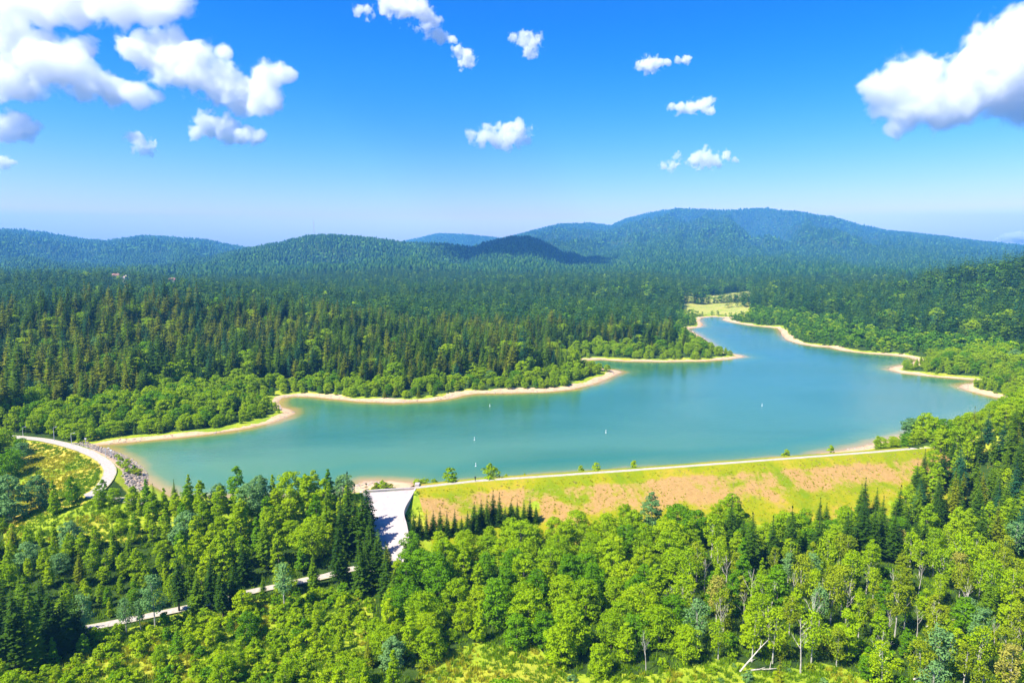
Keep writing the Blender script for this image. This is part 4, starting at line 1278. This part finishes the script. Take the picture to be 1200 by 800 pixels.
def instancer(name, label, coll, X, Y, Z, IDX, SC, SW, ROT, kindlab='stuff'):
    me = bpy.data.meshes.new(name)
    n = len(X)
    me.vertices.add(n); me.vertices.foreach_set('co', np.stack([X, Y, Z], 1).astype(np.float32).ravel())
    for nm, arr, ty in (('pick', IDX, 'INT'), ('rot', ROT, 'FLOAT')):
        at = me.attributes.new(nm, ty, 'POINT'); at.data.foreach_set('value', np.asarray(arr, np.int32 if ty == 'INT' else np.float32))
    at = me.attributes.new('scl', 'FLOAT_VECTOR', 'POINT'); at.data.foreach_set('vector', np.stack([SW, SW, SC], 1).astype(np.float32).ravel())
    o = link(bpy.data.objects.new(name, me))
    ng = bpy.data.node_groups.new(name, 'GeometryNodeTree')
    ng.interface.new_socket('Geometry', in_out='INPUT', socket_type='NodeSocketGeometry')
    ng.interface.new_socket('Geometry', in_out='OUTPUT', socket_type='NodeSocketGeometry')
    gi = ng.nodes.new('NodeGroupInput'); go = ng.nodes.new('NodeGroupOutput')
    ci = ng.nodes.new('GeometryNodeCollectionInfo'); ci.inputs['Collection'].default_value = coll
    ci.inputs['Separate Children'].default_value = True; ci.inputs['Reset Children'].default_value = True
    ip = ng.nodes.new('GeometryNodeInstanceOnPoints'); ip.inputs['Pick Instance'].default_value = True
    def na_(nm, ty):
        a = ng.nodes.new('GeometryNodeInputNamedAttribute'); a.data_type = ty; a.inputs['Name'].default_value = nm; return a.outputs[0]
    L = ng.links.new
    L(gi.outputs[0], ip.inputs['Points']); L(ci.outputs[0], ip.inputs['Instance'])
    L(na_('pick', 'INT'), ip.inputs['Instance Index'])
    cx_ = ng.nodes.new('ShaderNodeCombineXYZ'); L(na_('rot', 'FLOAT'), cx_.inputs[2])
    L(cx_.outputs[0], ip.inputs['Rotation'])
    L(na_('scl', 'FLOAT_VECTOR'), ip.inputs['Scale'])
    L(ip.outputs[0], go.inputs[0])
    md = o.modifiers.new('scatter', 'NODES'); md.node_group = ng
    tag(o, label, kind=kindlab)
    return o

def joined(tm, cm, mat):
    """trunk and crown in one mesh for the scattered copies"""
    nv = len(tm.vertices)
    V = np.empty(nv * 3, np.float32); tm.vertices.foreach_get('co', V)
    fs = [tuple(p.vertices) for p in tm.polygons]
    V2 = np.empty(len(cm.vertices) * 3, np.float32); cm.vertices.foreach_get('co', V2)
    f2 = np.empty(len(cm.loops), np.int32); cm.loops.foreach_get('vertex_index', f2)
    f2 = f2.reshape(-1, 4) + nv
    q4 = np.array([f for f in fs if len(f) == 4]); other = [f for f in fs if len(f) not in (4,)]
    fl = [q4, f2]; mi = [0] * len(q4) + [1] * len(f2)
    return mesh_np('tree', np.concatenate([V.reshape(-1, 3), V2.reshape(-1, 3)]), fl, [tm.materials[0], mat], False, mi)

rest = ~as_object
depth_all = adep
def scatter(name, label, kinds, near_tints, far_items):
    """near (<650 m): full trees; mid and far: lighter crowns"""
    sel = np.nonzero(rest & np.isin(allk, [KID[k] for k in kinds]))[0]
    if not len(sel): return
    items = []; info = []     # (mesh, height, width)
    index = {}
    for k in kinds:
        for ti, (tn, mat) in enumerate(near_tints.items()):
            if k in ('spruce_tree', 'fir_tree', 'broadleaf_tree', 'slender_tree', 'birch_tree', 'shrub'):
                index[(k, tn)] = []
                for (tm, cm, h, w) in PROTO[k][:3]:
                    index[(k, tn)].append(len(items)); items.append(joined(tm, cm, mat)); info.append(h)
    fi = []
    for lod in (1, 2):
        fi.append([])
        for me, h in far_items[lod]:
            fi[-1].append(len(items)); items.append(me); info.append(h)
    coll = make_collection(name + '_kinds', items)
    r = np.random.default_rng(len(sel))
    pick = np.zeros(len(sel), int)
    dd = np.hypot(allx[sel], ally[sel])
    for j, i in enumerate(sel):
        if dd[j] < 620:
            L = index[(KN[int(allk[i])], tint_of(i))]; pick[j] = L[r.integers(len(L))]
        elif dd[j] < 1900: pick[j] = fi[0][r.integers(len(fi[0]))]
        else: pick[j] = fi[1][r.integers(len(fi[1]))]
    hh = allh[sel]; ph = np.array(info)[pick]
    s_ = hh / ph
    sw = s_ * r.uniform(0.85, 1.35, len(sel)) * (1.12 if 'spruce_tree' in kinds else 1.0) * np.where(dd > 1900, 1.45, np.where(dd > 620, 1.15, 1.05))
    instancer(name, label, coll, allx[sel], ally[sel], allz[sel] - 0.2, pick, s_, sw, r.uniform(0, 6.28, len(sel)))

con1 = []; con2 = []
for i, mat in enumerate((SPRUCE_TINTS['dark green'], SPRUCE_TINTS['dark green'], FAR_CON, SPRUCE_TINTS['blue-green'], SPRUCE_TINTS['mid green'], FAR_MIX)):
    V, F = lod_conifer(22, 7.6, 11, 6, 700 + i, 0.2 + 0.16 * i); con1.append((mesh_np('tree', V, F, [mat]), 22.0))
for i in range(6):
    V, F = solid_far(20, 8.0, 720 + i, 'con'); con2.append((mesh_np('tree', V, F, [FAR_CON if i < 4 else FAR_MIX], True), 20.0))
bro1 = []; bro2 = []
for i, mat in enumerate((LEAF_TINTS['bright green'], LEAF_TINTS['deep green'], FAR_LEAF, FAR_LEAF)):
    V, F = crown_broad(14, 9, 1.2, 22, 10, 0.8, 740 + i, 'round'); bro1.append((mesh_np('tree', V, F, [mat]), 14.0))
for i in range(4):
    V, F = solid_far(15, 11.0, 760 + i, 'bro'); bro2.append((mesh_np('tree', V, F, [FAR_LEAF], True), 15.0))
scatter('conifer_forest', 'dark fir and spruce forest covering the hills behind the lake', ['spruce_tree', 'fir_tree'], SPRUCE_TINTS, {1: con1, 2: con2})
scatter('broadleaf_forest', 'bright broadleaf woods fringing the shores and filling gaps between conifers', ['broadleaf_tree', 'slender_tree'], LEAF_TINTS, {1: bro1, 2: bro2})
scatter('undergrowth', 'low shrubs and birch scrub between the near trees', ['shrub', 'birch_tree'], LEAF_TINTS, {1: bro1, 2: bro2})

# ------------------------------------------------------------------ meadow grass and low scrub (stuff)
def tuft(seed, h, w, n):
    r = np.random.default_rng(seed); V = []; F = []
    for k in range(n):
        a = r.uniform(0, 6.28); x, y = r.normal(size=2) * w * 0.3; l = h * r.uniform(0.5, 1.2); b = w * 0.10
        dx, dy = math.cos(a) * b, math.sin(a) * b; lx_, ly_ = r.normal(size=2) * l * 0.3
        i = len(V); V += [(x - dx, y - dy, -0.05), (x + dx, y + dy, -0.05), (x + lx_, y + ly_, l)]; F.append((i, i + 1, i + 2))
    return mesh_np('tuft', np.array(V), np.array(F))
gm = [foliage('grass_green', (0.10, 0.22, 0.004), (0.26, 0.40, 0.008), 0.35), foliage('grass_yellow', (0.30, 0.34, 0.008), (0.55, 0.50, 0.03), 0.35), foliage('grass_dry', (0.45, 0.34, 0.10), (0.62, 0.48, 0.22), 0.3)]
items = []
for mi, m_ in enumerate(gm):
    for s_ in range(3):
        me = tuft(900 + mi * 7 + s_, 0.7, 1.0, 22); me.materials.append(m_); items.append(me)
gx, gy, gz, gp, gs = [], [], [], [], []
r = np.random.default_rng(33)
N = 75000
x = r.uniform(-200, 215, N); y = r.uniform(125, 300, N)
k = np.abs(x) < y * 0.84 + 8; x, y = x[k], y[k]
z, s, ins_, da_ = terrain(x, y, True)
u, v, _ = proj(x, y, z)
ondam = ins_ & (da_ < 36) & (x > MAXD[0] + 2) & (x < MAXD[1] + 4)
mead = ins_ & (((u > 8) & (u < 165) & (v < 634)) | inpoly(u, v, FIELD_L) | inpoly(u, v, MEADOW_BL) | inpoly(u, v, MEADOW_BC))
off = segdist(x, y, ROAD_LOW) > 2.4
off &= segdist(x, y, left_axis) > 2.8
off &= ~inpoly(x, y, SP_POLY) & (segdist(x, y, SP_POLY, True) > 1.2)
keep = (mead | (ondam & (da_ > 3) & (r.uniform(size=len(x)) < 0.45)) | (ins_ & ~ondam & (r.uniform(size=len(x)) < 0.35))) & off
n = fbm(x, y, 16, 3, 140)
x, y, z, n, ondam, da_, mead = (q[keep] for q in (x, y, z, n, ondam, da_, mead))
zd_ = CREST - 0.43 * np.clip(da_ - 2.4, 0, None)
z = np.where(ondam, np.maximum(z, zd_), z)
pk = np.where(ondam, np.where(n + r.normal(size=len(x)) * 0.25 > 0.25, 6, 3), np.where(mead & (n + r.normal(size=len(x)) * 0.2 > 0.25), 3, 0)) + r.integers(0, 3, len(x))
hs = np.where(ondam, 0.45, np.where(mead, 1.0, 1.2)) * r.uniform(0.6, 1.5, len(x))
instancer('grass', 'rough yellow-green grass tufts on the dam face, field and glades', make_collection('grass_kinds', items), x, y, z, pk, hs, hs * 0.9, r.uniform(0, 6.28, len(x)))

# ------------------------------------------------------------------ riprap stones on the lake side of the left embankment (stuff)
sx, sy = [], []
la = smooth_line(AX_LEFT, 10)
items = []
t = NT('riprap_stone'); n = t.noise(0.8, 4, 0.6, t.pos()); oi = t.n('ShaderNodeObjectInfo')
c = t.mix(oi.outputs['Random'], (0.17, 0.14, 0.09), (0.38, 0.32, 0.24)); c = t.mix(t.math('MULTIPLY', n, 0.5), c, (0.5, 0.42, 0.36)); t.bsdf(c, 0.9, 0.1)
for i in range(5):
    mb = MB(); mb.ball((0, 0, 0), (0.8, 0.6, 0.5), 6, 4)
    rr_ = random.Random(i); mb.v = [(a * rr_.uniform(0.75, 1.2), b * rr_.uniform(0.75, 1.2), c_ * rr_.uniform(0.75, 1.2)) for a, b, c_ in mb.v]
    items.append(mb.mesh('stone', t.m))
x = rng.uniform(-215, -95, 17000); y = rng.uniform(205, 300, 17000)
z, s, ins_, da_ = terrain(x, y, True)
k = ~ins_ & (da_ > 4.0) & (s > -1.5) & (s < 8) & (da_ < 12) & (x > -185) & (x < -126)
x, y, z = x[k], y[k], z[k]
instancer('riprap', 'pale riprap stones lining the water side of the left embankment', make_collection('stones', items), x, y, z + 0.1, rng.integers(0, 5, len(x)), rng.uniform(0.35, 0.85, len(x)), rng.uniform(0.35, 0.9, len(x)), rng.uniform(0, 6.28, len(x)))

# stones and drift wood scattered on the beaches (stuff)
r = np.random.default_rng(77)
az_ = r.uniform(R(-37), R(37), 160000); d_ = np.exp(r.uniform(np.log(225), np.log(820), 160000))
x, y = d_ * np.sin(az_), d_ * np.cos(az_)
s = segdist(x, y, LAKE, True)
k = (s < 6) & ~inpoly(x, y, LAKE); x, y, s = x[k], y[k], s[k]
z, s, ins_, da_ = terrain(x, y, True)
k = ~ins_ & (da_ > 14) & (fbm(x, y, 12, 3, 150) > 0.05); x, y, z = x[k], y[k], z[k]
print('beach stones', len(x))
sc_ = 0.18 + 0.42 * r.uniform(size=len(x)) ** 3
instancer('beach_stones', 'scattered stones and driftwood on the sandy shore', make_collection('beach_stone_kinds', items), x, y, z, r.integers(0, 5, len(x)), sc_ * 0.8, sc_ * r.uniform(0.8, 2.2, len(x)), r.uniform(0, 6.28, len(x)))

# ------------------------------------------------------------------ street lamps and posts by the left road
def street_lamp(u, v, h, label, tilt):
    x, y = P(u, v, CREST)
    o = empty('street_lamp', (x, y, max(tz(x, y), 0.3) - 0.1), tilt)
    tag(o, label, 'street lamp', 'street lamps along the left road')
    MB().box((0, 0, 0.2), (0.4, 0.4, 0.5)).build('base', M['concrete'], o)
    MB().tube([(0, 0, 0.4), (0, 0, h * 0.5), (0, 0, h)], [0.11, 0.085, 0.06], 8).build('pole', M['metal'], o)
    MB().tube([(0, 0, h - 0.1), (0.4, 0, h + 0.12), (0.9, 0, h + 0.18)], [0.05, 0.045, 0.04], 6).build('arm', M['metal'], o)
    hd = MB().box((1.15, 0, h + 0.16), (0.7, 0.28, 0.14), 0, 0.8).build('lamp_head', M['white_paint'], o)
    MB().box((1.15, 0, h + 0.075), (0.5, 0.2, 0.03)).build('lens', M['dark_glass'], hd)
street_lamp(27, 510.0, 3.9, 'slim metal street lamp at the far end of the curved road', 1.0)
street_lamp(63.5, 515.0, 5.6, 'tallest metal street lamp, before dark bushes beside the curved road', 1.2)
street_lamp(84, 520.5, 5.0, 'street lamp with white head against bushes, third along the curved road', 0.6)
street_lamp(124, 535, 3.8, "slim street lamp between the road's bend and the water", 0.2)
def marker_post(u, v, z0, h, label):
    x, y = P(u, v, z0); o = empty('marker_post', (x, y, tz(x, y) - 0.1))
    tag(o, label, 'post')
    MB().tube([(0, 0, 0), (0, 0, h)], 0.09, 6).build('pole', M['metal'], o)
    MB().box((0, 0, h + 0.18), (0.8, 0.12, 0.45)).build('plate', M['white_paint'], o)
marker_post(130.5, 537, 1.5, 2.6, "short post with white plate on the stones at the road's bend")
marker_post(100.5, 519.5, 1.5, 3.0, 'white-topped post standing by the beach bushes above the curved road')

# pole standing in the wood edge behind the curved road
x, y, z = G(70, 470)
mp_ = empty('utility_pole', (x, y, z)); tag(mp_, 'lone pale utility pole at the edge of the tall firs behind the curved road', 'pole')
MB().tube([(0, 0, 0), (0, 0, 11)], [0.3, 0.2], 8).build('pole', M['dead_wood'], mp_)
MB().box((0, 0, 10.6), (1.3, 0.15, 0.18)).build('crossarm', M['dead_wood'], mp_)
for sgn in (-1, 1): MB().tube([(0.5 * sgn, 0, 10.6), (0.5 * sgn, 0, 11.0)], [0.08, 0.05], 6).build('insulator', M['white_paint'], mp_)

# ------------------------------------------------------------------ buoys on the lake
for u, v, lab in [(574, 476, 'small white buoy nearest the headland beach'), (556, 515.5, 'small white buoy in mid-lake above the spillway shrubs'), (557.5, 546, 'small white buoy floating close in front of the dam'),
                  (710, 507, 'small white buoy floating right of mid-lake'), (893, 475.5, 'small white buoy far out on the right of the lake')]:
    x, y = P(u, v, 0); o = empty('buoy', (x, y, -0.1)); o.scale = (0.7, 0.7, 0.62); tag(o, lab, 'buoy', 'white buoys on the lake')
    MB().ball((0, 0, 0.2), (0.42, 0.42, 0.36), 10, 6).build('float', M['white_paint'], o, True)
    MB().tube([(0, 0, 0.4), (0, 0, 1.5), (0, 0, 2.1)], [0.22, 0.14, 0.05], 8).build('mast', M['white_paint'], o, True)
    MB().box((0, 0, 2.2), (0.3, 0.3, 0.3)).build('topmark', M['white_paint'], o)

# ------------------------------------------------------------------ person on the dam crest
def person(x, y, z):
    o = empty('person', (x, y, z), 0.4)
    tag(o, 'lone person in dark clothes walking on the dam crest near its left end', 'person')
    mb = bpy.data.meshes.new('body')
    J = [(0, 0, .95), (0, 0, 1.25), (0, 0, 1.46), (0, .02, 1.55), (0, .03, 1.68), (0, .02, 1.78),
         (.11, 0, .9), (.13, .16, .5), (.13, .10, .08), (.13, .26, .04), (-.11, 0, .9), (-.13, -.08, .5), (-.13, -.28, .10), (-.13, -.16, .04),
         (.2, 0, 1.42), (.26, -.08, 1.15), (.26, .02, .9), (-.2, 0, 1.42), (-.26, .1, 1.15), (-.26, .22, .93)]
    E = [(0, 1), (1, 2), (2, 3), (3, 4), (4, 5), (0, 6), (6, 7), (7, 8), (8, 9), (0, 10), (10, 11), (11, 12), (12, 13), (2, 14), (14, 15), (15, 16), (2, 17), (17, 18), (18, 19)]
    Rd = [.15, .16, .13, .055, .1, .07, .1, .07, .045, .035, .1, .07, .045, .035, .065, .05, .035, .065, .05, .035]
    mb.from_pydata(J, E, []); mb.materials.append(M['dark_cloth'])
    bo = link(bpy.data.objects.new('body', mb), o)
    bo.modifiers.new('skin', 'SKIN')
    for i, v_ in enumerate(mb.skin_vertices[0].data): v_.radius = (Rd[i], Rd[i]); v_.use_root = (i == 0)
    bo.modifiers.new('sub', 'SUBSURF').levels = 1
    MB().ball((0, .03, 1.70), (.085, .10, .12), 10, 8).build('head', M['skin'], o, True)
    MB().ball((0, .015, 1.745), (.092, .10, .09), 10, 6).build('hair', M['wood_brown'], o, True)
x, y = P(557, 563.5, CREST); person(x, y, CREST + 0.05)

# ------------------------------------------------------------------ houses and mast far off
def house(u, d, w, dp, h, rz, label, roof):
    a, _ = azslope(u, 330)
    x, y = d * math.sin(a), d * math.cos(a)
    z = tz(x, y)
    o = empty('house', (x, y, z), rz); tag(o, label, 'house', 'houses among the trees of the left hills')
    MB().box((0, 0, h / 2 - 1), (w, dp, h + 2)).build('wall', M['plaster'], o)
    rm = MB(); e_ = 0.6; rh = dp * 0.42
    W, Dp = w / 2 + e_, dp / 2 + e_
    rm.add([(-W, -Dp, h), (W, -Dp, h), (W, Dp, h), (-W, Dp, h), (-W, 0, h + rh), (W, 0, h + rh)], [(0, 1, 5, 4), (2, 3, 4, 5), (0, 4, 3), (1, 2, 5), (0, 3, 2, 1)])
    r_ = rm.build('roof', roof, o)
    MB().box((w * 0.25, dp * 0.1, h + rh), (0.8, 0.8, 1.8)).build('chimney', M['plaster'], r_)
    for k in range(3):
        f = MB().box((-w * 0.3 + k * w * 0.3, -dp / 2 - 0.04, h * 0.6), (1.4, 0.12, 1.6)).build('window', M['white_paint'], o)
        MB().box((-w * 0.3 + k * w * 0.3, -dp / 2 - 0.12, h * 0.6), (1.1, 0.06, 1.3)).build('pane', M['dark_glass'], f)
    MB().box((w * 0.42, -dp / 2 - 0.05, 1.1), (1.1, 0.12, 2.2)).build('door', M['wood_brown'], o)
    return x, y
t = NT('pale_roof'); t.bsdf(t.ramp(t.noise(0.8, 4, 0.6, t.pos()), [(0.3, (0.38, 0.27, 0.26)), (0.7, (0.50, 0.38, 0.36))]), 0.7, 0.3); M['pale_roof'] = t.m
house(136.5, 1330, 10, 8, 8, 0.2, 'white-walled house, left one of the close pair on the wooded left rise', M['roof_tile'])
house(145.5, 1310, 12, 8, 8.5, -0.25, 'house with pinkish roof, right one of the close pair on the wooded left rise', M['pale_roof'])
house(202, 1290, 10, 8, 10, 0.1, 'small white house alone among trees right of the pair', M['roof_tile'])

a, sl = azslope(368, 274)
d = 3340; x, y = d * math.sin(a), d * math.cos(a); z = tz(x, y)
ma = empty('radio_mast', (x, y, z)); tag(ma, 'thin red and white lattice radio mast on the middle hill', 'mast')
H = 76
mb = MB()
for sx_, sy_ in ((-1, -1), (1, -1), (1, 1), (-1, 1)): mb.tube([(sx_ * 1.6, sy_ * 1.6, 0), (sx_ * 0.7, sy_ * 0.7, H)], [0.22, 0.15], 4)
mb.build('leg_frame', M['metal'], ma)['kind'] = 'stuff'
mb = MB(); 
for k in range(15):
    z0, z1 = k * H / 15, (k + 1) * H / 15; w0 = 1.6 - 0.9 * k / 15; w1 = 1.6 - 0.9 * (k + 1) / 15
    mb.tube([(-w0, -w0, z0), (w1, -w1, z1)], 0.1, 3); mb.tube([(w0, w0, z0), (-w1, w1, z1)], 0.1, 3)
mb.build('brace', M['metal'], ma)['kind'] = 'stuff'
for k, f in enumerate((0.35, 0.6, 0.85)):
    MB().box((0, 0, H * f), (5.2, 5.2, 0.7)).build('platform', M['red_paint'], ma)
    MB().ball((1.8, -2.6, H * f + 1.6), (1.3, 0.5, 1.3), 10, 6).build('dish', M['white_paint'], ma, True)
MB().tube([(0, 0, H), (0, 0, H + 8)], 0.15, 5).build('antenna', M['metal'], ma)

# ------------------------------------------------------------------ fallen pale trunks
for u, v, L, a, lift, lab in [(867, 788, 9.5, 0.9, 0.75, 'leaning bleached trunk rising from the front edge of the birch wood'), (880, 786, 6, -0.25, 0.05, 'bleached trunk lying beside the leaning one at the birch wood edge'),
                        (1070, 797, 7, 0.25, 0.35, 'bent pale fallen trunk at the bottom of the birch wood'), (1085, 735, 7, -0.1, 0.25, 'pale fallen trunk lying inside the birch wood')]:
    x, y, z = G(u, v); o = empty('fallen_trunk', (x, y, z + 0.2)); tag(o, lab, 'fallen trunk')
    pts = [(0, 0, 0), (L * 0.3 * math.cos(a), 0.2, L * 0.3 * lift), (L * 0.7 * math.cos(a), 0.1, L * 0.75 * lift), (L * math.cos(a), 0.3, L * lift)]
    MB().tube(pts, [0.19, 0.15, 0.10, 0.04], 7).build('trunk', M['dead_wood'], o)
    MB().tube([pts[1], (pts[1][0] + 1.0, -0.8, pts[1][2] + 1.2)], [0.09, 0.03], 5).build('branch', M['dead_wood'], o)
    MB().tube([pts[2], (pts[2][0] + 0.5, 0.9, pts[2][2] + 1.3)], [0.08, 0.03], 5).build('branch', M['dead_wood'], o)

# ------------------------------------------------------------------ clouds: bodies of vapour, dense in each billow and ragged towards the rim
def cloud_mat(name, puffs, dens, ragged):
    t = NT(name); pos = t.pos()
    rm_ = sum(p[1] for p in puffs) / len(puffs)
    S = None
    for c, Rp in puffs:
        sub = t.n('ShaderNodeVectorMath', operation='SUBTRACT'); t.l(pos, sub.inputs[0]); sub.inputs[1].default_value = tuple(c)
        mul = t.n('ShaderNodeVectorMath', operation='MULTIPLY'); t.l(sub.outputs[0], mul.inputs[0]); mul.inputs[1].default_value = (1 / Rp, 1 / Rp, 1.15 / Rp)
        ln = t.n('ShaderNodeVectorMath', operation='LENGTH'); t.l(mul.outputs[0], ln.inputs[0])
        f = t.math('SUBTRACT', 1.0, ln.outputs[1])
        if S is None: S = f
        else:
            m = t.n('ShaderNodeMath', operation='SMOOTH_MAX'); t.l(S, m.inputs[0]); t.l(f, m.inputs[1]); m.inputs[2].default_value = 0.15; S = m.outputs[0]
    n = t.noise(1.0 / (rm_ * 0.85), 9, 0.60, pos, 0.25)
    e = t.math('ADD', S, t.math('MULTIPLY', t.math('SUBTRACT', n, 0.57), ragged))
    mr = t.n('ShaderNodeMapRange', interpolation_type='SMOOTHSTEP'); mr.inputs[1].default_value = 0.0; mr.inputs[2].default_value = 0.34; t.l(e, mr.inputs[0])
    pv = t.n('ShaderNodeVolumePrincipled'); pv.inputs['Color'].default_value = (1, 1, 1, 1); pv.inputs['Anisotropy'].default_value = 0.0
    t.l(t.math('MULTIPLY', mr.outputs[0], dens), pv.inputs['Density'])
    t.l(pv.outputs[0], t.out.inputs['Volume']); return t.m
cy.volume_step_rate = 0.35
cy.volume_max_steps = 200
CDIST = 9000.0
def cloud(puffs, dens, label, dist=None, seed=0, vox=None, disp=1.0):
    dist = dist or CDIST
    r = random.Random(seed)
    us = [p[0] for p in puffs]; vs = [p[1] for p in puffs]
    def W(u, v, dd):
        a, y, w = pdir(u, v); k = dd / y; return Vector((a * k, y * k, CAM_H + w * k))
    c0 = W(sum(us) / len(us), sum(vs) / len(vs), dist)
    mb = MB(); pl = []
    for (u, v, rp) in puffs:
        R0 = rp * (1.5 if dens > 0.006 else 1.85) * dist / FPX
        c = W(u, v, dist + r.uniform(-0.5, 0.5) * R0)
        pl.append((c, R0))
        q = R0 * 1.5
        mb.ball(tuple(c - c0), (q, q, q * 0.87), 14, 10)
    rm_ = sum(p[1] for p in pl) / len(pl)
    thick = {0.010: 3.1, 0.005: 1.9, 0.0035: 1.4}[dens] / rm_
    me = mb.mesh('cloud', cloud_mat('cloud_vapour', pl, thick, {0.010: 2.3, 0.005: 3.4, 0.0035: 3.8}[dens]), True)
    o = link(bpy.data.objects.new('cloud', me)); o.location = c0
    rm = o.modifiers.new('remesh', 'REMESH'); rm.mode = 'VOXEL'; rm.voxel_size = rm_ / 5; rm.use_smooth_shade = True
    tag(o, label, 'cloud', 'white fair-weather clouds')
    return o
cloud([(-10, 8, 26), (30, 2, 26), (80, 0, 24), (130, 4, 24), (175, 8, 22), (205, 0, 18), (60, 12, 16)], 0.010, 'long bright white cloud cut by the top of the sky at upper left', seed=1)
cloud([(5, 52, 32), (35, 62, 30), (65, 78, 28), (98, 92, 22), (92, 58, 17), (128, 104, 19), (160, 112, 15), (15, 95, 22), (-25, 75, 35), (182, 110, 9)], 0.010, 'big billowing white cloud at far upper left below the longest one', seed=2)
cloud([(165, 58, 20), (195, 62, 26), (225, 80, 26), (255, 95, 24), (285, 112, 22), (310, 118, 17), (318, 88, 16), (338, 90, 9), (262, 62, 9), (205, 90, 14)], 0.010, 'large white cloud trailing down to the right from the upper left pair', seed=3)
cloud([(228, 155, 8), (245, 146, 13), (265, 152, 14), (288, 158, 12), (303, 160, 8)], 0.010, 'small flat white cloud just under the large trailing cloud', seed=4, vox=24, disp=0.5)
cloud([(2, 150, 16), (22, 148, 17), (38, 152, 9)], 0.010, 'small puffy white cloud at the left edge of the sky', seed=5, vox=24, disp=0.5)
cloud([(3, 190, 7), (12, 191, 4)], 0.005, 'tiniest white cloud at the left edge, under the puffy one', seed=6, vox=16, disp=0.3)
cloud([(158, 163, 7), (168, 170, 8), (176, 177, 5)], 0.005, 'little wispy cloud slanting left of the flat white cloud', seed=7, vox=16, disp=0.35)
cloud([(420, 13, 5), (432, 15, 5), (455, 8, 9), (475, 6, 13), (492, 10, 9), (500, 36, 7), (515, 42, 7), (530, 46, 5), (510, 24, 6), (500, 18, 8)], 0.005, 'ragged wispy cloud at the top left of centre', seed=8, vox=16, disp=0.45)
cloud([(540, 62, 6), (546, 70, 7), (552, 76, 4)], 0.005, 'small wisp just below the ragged cloud', seed=9, vox=14, disp=0.3)
cloud([(602, 44, 5), (612, 46, 7), (622, 50, 8), (622, 60, 6), (630, 46, 5)], 0.0035, 'thin triangular wisp of cloud high at the centre', seed=10, vox=14, disp=0.35)
cloud([(553, 160, 6), (567, 161, 8), (580, 163, 8), (594, 160, 10), (606, 156, 11), (570, 148, 4)], 0.005, 'compact white cloud low over the centre of the hills', seed=11, vox=18, disp=0.4)
cloud([(750, 77, 4), (760, 76, 7), (770, 76, 5), (782, 73, 3.2), (794, 71, 3.2), (804, 70, 4)], 0.005, 'streaky little cloud high right of centre', seed=12, vox=14, disp=0.3)
cloud([(785, 125, 4), (798, 127, 5), (812, 126, 6), (826, 124, 7), (833, 130, 4)], 0.005, 'small flat cloud in the middle of the right-hand trio', seed=13, vox=14, disp=0.3)
cloud([(778, 194, 4), (788, 195, 5), (794, 184, 4)], 0.0035, 'faint twin wisps left of the lowest right-hand cloud', seed=14, vox=12, disp=0.3)
cloud([(816, 188, 6), (826, 186, 9), (838, 190, 6), (850, 184, 5), (860, 187, 3.5)], 0.005, 'small cloud hanging lowest over the big mountain', seed=15, vox=14, disp=0.35)
cloud([(1012, 98, 7), (1028, 102, 17), (1048, 104, 25), (1075, 96, 26), (1055, 130, 20), (1048, 148, 12), (1095, 118, 28), (1115, 128, 22), (1130, 86, 20), (1150, 66, 20), (1165, 48, 22), (1185, 42, 26), (1170, 95, 34), (1205, 70, 40), (1200, 115, 26), (1175, 125, 16), (1140, 110, 24)], 0.010, 'huge heaped white cloud filling the upper right of the sky', seed=16)
cloud([(1168, 282, 4), (1180, 279, 6), (1192, 278, 7), (1205, 279, 8)], 0.010, 'white cloud peeping over the right end of the ridge', dist=22000, seed=17, vox=40, disp=0.6)
# a cloud above the valley whose shadow lies on the knoll
a, sl = azslope(612, 302); d = 3050; kx, ky = d * math.sin(a), d * math.cos(a); kz = 120.0
hh = 2300; tt = (hh - kz) / sun_dir.z
cc = Vector((kx + sun_dir.x * tt, ky + sun_dir.y * tt, hh))
mb = MB(); pl = []
for (ox, oy, q) in ((0, 0, 300), (-190, 60, 230), (190, 40, 230), (90, -330, 250), (-110, -300, 250), (40, 330, 260), (-60, 560, 200)):
    pl.append((cc + Vector((ox, oy, 0)), q)); mb.ball((ox, oy, 0), (q * 1.2, q * 1.2, q), 16, 10)
o = link(bpy.data.objects.new('cloud', mb.mesh('cloud', cloud_mat('cloud_vapour', pl, 0.016, 0.8), True))); o.location = cc
rm = o.modifiers.new('remesh', 'REMESH'); rm.mode = 'VOXEL'; rm.voxel_size = 60
tag(o, 'white cloud high overhead that shades the small knoll before the mountain', 'cloud', 'white fair-weather clouds')
print('shade cloud px', proj(cc.x, cc.y, cc.z))

# ------------------------------------------------------------------ the air
hz = MB(); top = 620.0
zt = float(GZ.max()) + 40
hz.box((0, 4950, (zt - 12 - 80) / 2), (20400, 10100, zt + 12 + 80))
t = NT('valley_haze')
pv = t.n('ShaderNodeVolumePrincipled'); pv.inputs['Color'].default_value = (0.13, 0.45, 0.95, 1); pv.inputs['Density'].default_value = 1.15e-4; pv.inputs['Anisotropy'].default_value = 0.0
t.l(pv.outputs[0], t.out.inputs['Volume'])
ho = hz.build('haze', t.m); tag(ho, 'thin blue summer haze filling the valley', kind='stuff')
print('terrain max', GZ.max(), GZ.min(), 'haze top', zt)
